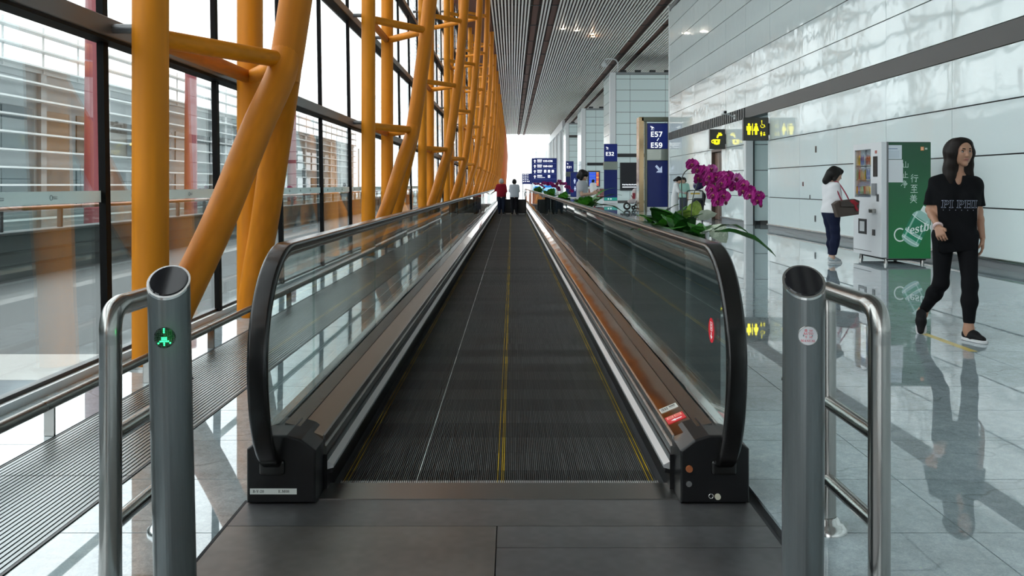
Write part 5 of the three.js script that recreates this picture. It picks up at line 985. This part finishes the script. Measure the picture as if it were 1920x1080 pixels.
// ---------- the woman at the vending machine ----------
{
  const j = { shL: [-0.15, 1.27, 0], shR: [0.15, 1.27, 0.0], elL: [-0.19, 1.04, 0.04], wrL: [-0.06, 0.98, 0.24], elR: [0.19, 1.03, 0.06], wrR: [0.05, 0.98, 0.27], hipL: [-0.08, 0.80, 0], hipR: [0.08, 0.80, 0], knL: [-0.09, 0.43, 0.03], anL: [-0.09, 0.08, -0.03], knR: [0.08, 0.43, 0.05], anR: [0.09, 0.08, 0.05], head: [0, 1.455, 0.08] };
  const r = person('woman in white T-shirt and navy trousers with brown shoulder bag facing the vending machine', [5.33, 0, -14.7], 1.72, j, { h: 0.014, headH: 0.007, face: true, headTurn: [0.32, 0, 0], handL: [[0.4, -0.1, 0.9], [0.2, 1, 0], 0.6], handR: [[-0.4, -0.1, 0.9], [-0.2, 1, 0], -0.6], girth: 1.02 });
  put('t_shirt', solid([...grow(r.torso, 0.016), P3(j.shL, lerp3(j.shL, j.elL, 0.8), 0.064, 0.066), P3(j.shR, lerp3(j.shR, j.elR, 0.8), 0.064, 0.066), P3([-0.07, 0.86, 0], [0.07, 0.86, 0], 0.13, 0.13)], 0.05, 0.012, (x, y, z, d) => Math.max(d + 0.003 * Math.sin(y * 40 + x * 20), 0.83 - y, y - 1.345)), cloth([0.72, 0.72, 0.74]), r.t);
  put('trousers', solid([...grow(r.legs, 0.016), P3([-0.06, 0.82, 0], [0.06, 0.82, 0], 0.115, 0.115)], 0.04, 0.012, (x, y, z, d) => Math.max(d + 0.004 * Math.sin(y * 34 + x * 10), 0.13 - y, y - 0.9)), cloth([0.012, 0.016, 0.04]), r.t);
  const hp = [P3([0, 0.055, -0.045], [0, 0.06, 0.01], 0.094, 0.086), P3([0.04, 0.0, -0.07], [-0.04, 0.0, -0.07], 0.072, 0.072), P3([0, 0.0, -0.09], [0, -0.14, -0.13], 0.08, 0.065), P3([0.075, 0.04, 0.0], [0.085, -0.09, -0.04], 0.035, 0.03), P3([-0.075, 0.04, 0.0], [-0.085, -0.09, -0.04], 0.035, 0.03), P3([-0.05, 0.085, 0.06], [0.05, 0.085, 0.06], 0.03, 0.03)];
  hairOf(r, hp, hairBlack, 0.009);
  const grey = cloth([0.36, 0.40, 0.42], 0.7), soleW = std([0.6, 0.62, 0.63], 0.5); shoe(r.t, [-0.09, 0, 0.02], 0, 0, grey, soleW, 0.24); shoe(r.t, [0.095, 0, 0.10], 0.15, 0, grey, soleW, 0.24);
  // bag over the shoulder nearer the viewer, carried at the hip
  const b = thing('shoulder_bag', 'dark brown shoulder bag with red strap hanging from the woman at the vending machine', 'bag', [5.33, 0, -14.7], 1.72);
  const bagShape = new THREE.Shape([[-0.17, 0], [0.17, 0], [0.21, 0.2], [0.14, 0.235], [-0.14, 0.235], [-0.21, 0.2]].map((p) => new THREE.Vector2(...p)));
  put('bag_body', new THREE.ExtrudeGeometry(bagShape, { depth: 0.085, bevelEnabled: true, bevelSize: 0.015, bevelThickness: 0.02, bevelSegments: 3 }).rotateY(-Math.PI / 2).rotateX(-0.12).translate(-0.225, 0.80, 0.13), phys([0.055, 0.036, 0.028], 0.5, 0), b);
  put('bag_flap', rbox(0.02, 0.09, 0.3, 0.008, -0.35, 0.98, 0.13), phys([0.04, 0.026, 0.02], 0.45, 0), b);
  put('strap', tube([[-0.28, 1.03, 0.04], [-0.24, 1.15, 0.0], [-0.15, 1.345, -0.01], [-0.16, 1.335, 0.03], [-0.26, 1.16, 0.11], [-0.28, 1.03, 0.17]], 0.011, 50, 8), std([0.30, 0.02, 0.05], 0.5), b);
  put('scarf', solid([P3([-0.345, 1.02, 0.2], [-0.35, 0.88, 0.27], 0.025, 0.02), P3([-0.345, 1.02, 0.17], [-0.34, 0.99, 0.27], 0.03, 0.025)], 0.03, 0.01), cloth([0.30, 0.03, 0.04]), b);
  const f = thing('bundle', 'small cream and olive cloth bundle held by the woman at the vending machine', 'bundle', [5.33, 0, -14.7], 1.72);
  put('cloth_roll', solid([P3([-0.1, 1.0, 0.33], [0.1, 0.99, 0.33], 0.05, 0.045), P3([0, 0.96, 0.36], [0.09, 0.94, 0.34], 0.04, 0.035)], 0.03, 0.01), cloth([0.55, 0.52, 0.40]), f); put('band', new THREE.TorusGeometry(0.05, 0.012, 8, 20).rotateY(Math.PI / 2).translate(0.02, 0.995, 0.33), cloth([0.12, 0.12, 0.06]), f);
}
// ---------- the couple on the walkway, seen from behind ----------
const standing = (H, x) => { const s = H / 1.6, j = { shL: [-0.16, 1.32, 0], shR: [0.16, 1.32, 0], elL: [-0.21, 1.05, -0.03], wrL: [-0.2, 0.84, 0.06], elR: [0.21, 1.05, -0.03], wrR: [0.2, 0.84, 0.06], hipL: [-0.08, 0.83, 0], hipR: [0.08, 0.83, 0], knL: [-0.09, 0.45, 0.03], anL: [-0.09, 0.08, 0], knR: [0.09, 0.45, 0.03], anR: [0.09, 0.08, 0], head: [0, 1.49, 0.03], ...x }; for (const k of Object.keys(j)) j[k] = j[k].map((v) => v * s); return j; };
function dress(r, j, top, bottom, o = {}) {
  const hem = o.hem ?? (j.hipL[1] - 0.02), sl = o.sleeve ?? 0.85;
  const slv = sl > 1 ? [P3(j.shL, j.elL, 0.062, 0.056), P3(j.elL, lerp3(j.elL, j.wrL, 0.9), 0.056, 0.04), P3(j.shR, j.elR, 0.062, 0.056), P3(j.elR, lerp3(j.elR, j.wrR, 0.9), 0.056, 0.04)] : [P3(j.shL, lerp3(j.shL, j.elL, sl), 0.064, 0.066), P3(j.shR, lerp3(j.shR, j.elR, sl), 0.064, 0.066)];
  const skirt = hem < 0.6 ? [P3([-0.07, hem + 0.1, 0], add3(j.hipL, [0.0, 0, 0]), 0.15, 0.12), P3([0.07, hem + 0.1, 0], add3(j.hipR, [0, 0, 0]), 0.15, 0.12)] : [P3(add3(j.hipL, [0, 0.03, 0]), add3(j.hipR, [0, 0.03, 0]), 0.12, 0.12)];
  const neckY = lerp3(j.shL, j.shR, 0.5)[1] + 0.075;
  put(o.topName ?? 'shirt', solid([...grow(r.torso, 0.016), ...slv, ...skirt], 0.05, o.h ?? 0.016, (x, y, z, d) => Math.max(d, hem - y, y - neckY)), top, r.t);
  put('trousers', solid([...grow(r.legs, 0.016), P3(j.hipL, j.hipR, 0.1, 0.1)], 0.04, o.h ?? 0.016, (x, y, z, d) => Math.max(d, 0.07 - y)), bottom, r.t);
}
const shortHair = [P3([0, 0.055, -0.045], [0, 0.06, 0.01], 0.092, 0.084), P3([0.03, 0.0, -0.065], [-0.03, 0.0, -0.065], 0.072, 0.072), P3([0.07, 0.03, -0.01], [-0.07, 0.03, -0.01], 0.03, 0.03)];
{
  const j = standing(1.52, { elL: [-0.26, 1.1, 0.1], wrL: [-0.42, 0.98, 0.26] });
  const r = person('grey-haired man in red shirt standing on the walkway with one hand on the handrail', [-0.46, 0, -38], Math.PI, { ...j, elL: j.elR.map((v, i) => (i ? v : -v)), wrL: j.wrR.map((v, i) => (i ? v : -v)), elR: j.elL.map((v, i) => (i ? v : -v)), wrR: j.wrL.map((v, i) => (i ? v : -v)) }, { h: 0.017, headH: 0.01, handL: [[0, -1, 0], [0, 0, 1], 0.3], handR: [[0.6, -0.3, 0.6], [0, 0.3, 1], 0.3], handH: 0.006, girth: 1.15 });
  dress(r, { ...j, elL: j.elR.map((v, i) => (i ? v : -v)), wrL: j.wrR.map((v, i) => (i ? v : -v)), elR: j.elL.map((v, i) => (i ? v : -v)), wrR: j.wrL.map((v, i) => (i ? v : -v)) }, cloth([0.26, 0.012, 0.025]), cloth([0.018, 0.024, 0.045]), { sleeve: 0.95 });
  hairOf(r, shortHair, hairGrey, 0.012); for (const s of [-1, 1]) shoe(r.t, [s * 0.09, 0, 0.04], 0, 0, cloth([0.02, 0.02, 0.02]), std([0.3, 0.3, 0.3], 0.6), 0.25);
}
{
  const j = standing(1.5, { elL: [-0.2, 1.05, 0.05], wrL: [-0.12, 0.95, 0.26], elR: [0.2, 1.05, 0.05], wrR: [0.12, 0.95, 0.26] });
  const r = person('woman with short dark hair in pale blue-white blouse standing on the walkway', [0.1, 0, -37.6], Math.PI, j, { h: 0.017, headH: 0.01, handL: [[0, -0.3, 1], [0, 1, 0], 0.6], handR: [[0, -0.3, 1], [0, 1, 0], -0.6], handH: 0.006, girth: 1.1 });
  dress(r, j, cloth([0.50, 0.54, 0.60]), cloth([0.014, 0.014, 0.018])); hairOf(r, shortHair, hairBlack, 0.012); for (const s of [-1, 1]) shoe(r.t, [s * 0.09, 0, 0.04], 0, 0, cloth([0.02, 0.02, 0.02]), std([0.3, 0.3, 0.3], 0.6), 0.24);
  const mk = (x, z, lab) => { const t = thing('suitcase', lab, 'suitcase', [x, 0, z]); put('shell', rbox(0.4, 0.6, 0.26, 0.04, 0, 0.36, 0), std([0.012, 0.012, 0.014], 0.4), t); put('handle', tube([[-0.1, 0.64, -0.1], [-0.1, 0.98, -0.1], [0.1, 0.98, -0.1], [0.1, 0.64, -0.1]], 0.012, 40, 8), alu, t); for (const s of [-1, 1]) put('wheel', new THREE.CylinderGeometry(0.03, 0.03, 0.03, 16).rotateZ(Math.PI / 2).translate(s * 0.16, 0.03, 0.08), blackPlastic, t); for (let i = -2; i <= 2; i++) put('rib', rbox(0.02, 0.5, 0.01, 0.004, i * 0.07, 0.36, 0.132), darkGrey, t); };
  mk(-0.14, -38.6, 'black suitcase standing on the walkway between the man and woman'); mk(0.42, -38.0, 'black suitcase at the right side of the woman on the walkway');
}
// ---------- woman with phone beyond the foliage ----------
{
  const j = standing(1.6, { elL: [-0.2, 1.06, 0.06], wrL: [-0.08, 1.1, 0.28], elR: [0.19, 1.06, 0.06], wrR: [0.05, 1.1, 0.3] });
  const r = person('woman with black bob and grey-white top looking at her phone behind the foliage', [1.62, 0, -20.4], 1.2, j, { h: 0.015, headH: 0.008, face: true, headTurn: [0.35, 0, 0], handL: [[0.4, 0.2, 0.9], [0.2, 1, 0], 0.6], handR: [[-0.3, 0.2, 0.9], [-0.2, 1, 0], -0.6], handH: 0.005, skin: skinLight });
  dress(r, j, cloth([0.46, 0.47, 0.50]), cloth([0.05, 0.05, 0.06]), { sleeve: 0.5 });
  hairOf(r, [P3([0, 0.055, -0.045], [0, 0.06, 0.015], 0.098, 0.09), P3([0.04, -0.02, -0.07], [-0.04, -0.02, -0.07], 0.08, 0.08), P3([0.08, 0.05, 0.0], [0.085, -0.09, 0.0], 0.04, 0.035), P3([-0.08, 0.05, 0.0], [-0.085, -0.09, 0.0], 0.04, 0.035), P3([-0.05, 0.08, 0.065], [0.05, 0.08, 0.065], 0.03, 0.03)], hairBlack, 0.01);
  for (const s of [-1, 1]) shoe(r.t, [s * 0.09, 0, 0.04], 0, 0, cloth([0.3, 0.3, 0.3]), std([0.5, 0.5, 0.5], 0.6), 0.24);
  const ph = thing('phone', 'dark phone held by the woman with the black bob', 'phone', [1.62, 0, -20.4], 1.2); const s = put('case', rbox(0.075, 0.15, 0.01, 0.004), blackPlastic, ph, [-0.01, 1.13, 0.40]); s.rotation.x = -0.9; put('screen', rbox(0.066, 0.135, 0.002, 0.001, 0, 0, -0.0055), phys([0.03, 0.04, 0.06], 0.1, 0), s);
}
// ---------- people near the gates ----------
{
  const j = standing(1.62, {}), r = person('person in long white robe walking past the white column near the E32 sign', [5.35, 0, -58], 2.6, j, { h: 0.02, headH: 0.012, handL: [[0, -1, 0], [0, 0, 1], 0.3], handR: [[0, -1, 0], [0, 0, 1], -0.3], handH: 0.008 });
  dress(r, j, cloth([0.72, 0.72, 0.72]), cloth([0.3, 0.05, 0.05]), { hem: 0.32, sleeve: 1.2, topName: 'robe', h: 0.02 }); hairOf(r, shortHair, hairBlack, 0.014); for (const s of [-1, 1]) shoe(r.t, [s * 0.09, 0, 0.04], 0, 0, cloth([0.1, 0.1, 0.1]), std([0.3, 0.3, 0.3], 0.6), 0.24);
}
{
  const j = standing(1.6, { head: [0, 1.45, 0.16], shL: [-0.15, 1.30, 0.06], shR: [0.15, 1.30, 0.06], elL: [-0.2, 1.04, 0.16], wrL: [-0.12, 0.98, 0.36], elR: [0.2, 1.04, 0.16], wrR: [0.12, 0.98, 0.36] });
  const r = person('black-haired woman in long white coat bending over a luggage trolley', [6.1, 0, -33], 1.35, j, { h: 0.018, headH: 0.01, face: true, headTurn: [0.5, 0, 0], handL: [[0, -0.2, 1], [0.5, 1, 0], 0.6], handR: [[0, -0.2, 1], [-0.5, 1, 0], -0.6], handH: 0.007 });
  dress(r, j, cloth([0.74, 0.75, 0.76]), cloth([0.5, 0.5, 0.5]), { hem: 0.22, sleeve: 1.2, topName: 'coat', h: 0.018 });
  hairOf(r, [...shortHair, P3([0, 0.02, -0.08], [0, -0.08, -0.16], 0.07, 0.04)], hairBlack, 0.012); for (const s of [-1, 1]) shoe(r.t, [s * 0.09, 0, 0.04], 0, 0, cloth([0.1, 0.1, 0.1]), std([0.3, 0.3, 0.3], 0.6), 0.24);
}
{
  const j = standing(1.55, {}), r = person('person in mint green top standing behind the luggage trolley', [6.75, 0, -34.6], -0.6, j, { h: 0.02, headH: 0.012, face: true, handL: [[0, -1, 0], [0, 0, 1], 0.3], handR: [[0, -1, 0], [0, 0, 1], -0.3], handH: 0.008 });
  dress(r, j, cloth([0.30, 0.52, 0.45]), cloth([0.06, 0.07, 0.09]), { h: 0.02 }); hairOf(r, shortHair, hairBlack, 0.014); for (const s of [-1, 1]) shoe(r.t, [s * 0.09, 0, 0.04], 0, 0, cloth([0.1, 0.1, 0.1]), std([0.3, 0.3, 0.3], 0.6), 0.24);
}
// luggage trolley with bags
{
  const t = thing('luggage_trolley', 'steel luggage trolley with white sign plate in front of the woman in white coat', 'trolley', [6.72, 0, -32.6]);
  put('frame', [tube([[-0.3, 0.15, 0.3], [-0.3, 1.02, 0.3], [-0.28, 1.06, 0.3], [0.28, 1.06, 0.3], [0.3, 1.02, 0.3], [0.3, 0.15, 0.3]], 0.018, 60, 8), bar([-0.3, 0.75, 0.3], [0.3, 0.75, 0.3], 0.012), bar([-0.3, 0.2, 0.3], [-0.3, 0.2, -0.6], 0.018), bar([0.3, 0.2, 0.3], [0.3, 0.2, -0.6], 0.018), bar([0.35, 0.2, -0.5], [0.35, 1.75, -0.5], 0.016)], darkGrey, t);
  put('deck', rbox(0.6, 0.03, 0.85, 0.01, 0, 0.215, -0.12), alu, t);
  put('sign_plate', rbox(0.5, 0.24, 0.015, 0.004, 0, 0.92, 0.325), printed(canvasTex(128, 64, (g, w, h) => { g.fillStyle = '#dfe3df'; g.fillRect(0, 0, w, h); g.fillStyle = '#c9a227'; g.fillRect(20, 12, 88, 14); })), t);
  for (const [x, z] of [[-0.27, 0.25], [0.27, 0.25], [0, -0.5]]) put('wheel', new THREE.CylinderGeometry(0.09, 0.09, 0.04, 20).rotateZ(Math.PI / 2).translate(x, 0.09, z), blackPlastic, t);
  const b = thing('backpack', 'shiny indigo round bag on top of the trolley load beside the orchid', 'bag', [6.98, 1.08, -32.85]); put('bag_body', solid([P3([-0.05, 0.18, 0], [0.05, 0.2, 0], 0.17, 0.15)], 0.05, 0.02), phys([0.03, 0.025, 0.09], 0.25, 0), b); put('top_loop', new THREE.TorusGeometry(0.05, 0.012, 8, 20).translate(0, 0.36, 0), darkGrey, b);
  const d = thing('duffel_bag', 'dark grey bag on the trolley under the indigo bag', 'bag', [6.98, 0.23, -32.85]); put('bag_body', solid([P3([-0.06, 0.25, 0], [0.06, 0.62, 0], 0.24, 0.2)], 0.05, 0.025), cloth([0.05, 0.055, 0.07]), d); put('strap', tube([[-0.2, 0.3, 0.16], [0, 0.55, 0.24], [0.2, 0.3, 0.16]], 0.015, 20, 8), darkGrey, d);
}
// pushchair by the tall gate sign and a red seat beyond
{
  const t = thing('pushchair', 'folded pushchair with black wheels left of the tall bronze gate sign', 'pushchair', [6.0, 0, -45.2]);
  put('seat', solid([P3([0.2, 0.45, 0], [0.35, 0.95, -0.1], 0.14, 0.16), P3([0.2, 0.45, 0], [0.0, 0.42, 0.2], 0.13, 0.1)], 0.08, 0.025), cloth([0.55, 0.50, 0.50]), t); put('harness', rbox(0.14, 0.3, 0.05, 0.02, 0.24, 0.72, 0.14), cloth([0.35, 0.06, 0.08]), t);
  put('frame', [bar([-0.1, 0.2, 0.2], [0.5, 1.05, -0.3], 0.016), bar([0.45, 0.2, -0.3], [0.1, 0.75, 0.2], 0.016), bar([-0.1, 0.2, 0.2], [0.45, 0.2, -0.3], 0.016)], darkGrey, t);
  for (const [x, z, r] of [[-0.12, 0.2, 0.2], [0.45, -0.3, 0.16], [0.2, 0.28, 0.12]]) put('wheel', new THREE.TorusGeometry(r - 0.05, 0.05, 10, 24).translate(x, r, z), blackRubber, t);
  const s = thing('seat_bench', 'low red and black seat bench beyond the person in white robe', 'bench', [6.15, 0, -64]);
  for (let i = 0; i < 3; i++) { put('seat', rbox(0.36, 0.08, 0.5, 0.03, -0.4 + i * 0.4, 0.45, 0), std([0.30, 0.05, 0.05], 0.5), s); put('backrest', rbox(0.36, 0.5, 0.08, 0.03, -0.4 + i * 0.4, 0.75, -0.24), std([0.26, 0.12, 0.11], 0.5), s); }
  put('beam', rbox(1.3, 0.06, 0.08, 0.01, 0, 0.36, 0), darkGrey, s); for (const x of [-0.5, 0.5]) put('leg', rbox(0.05, 0.36, 0.4, 0.01, x, 0.18, 0), alu, s);
}
renderer.render(scene, camera);
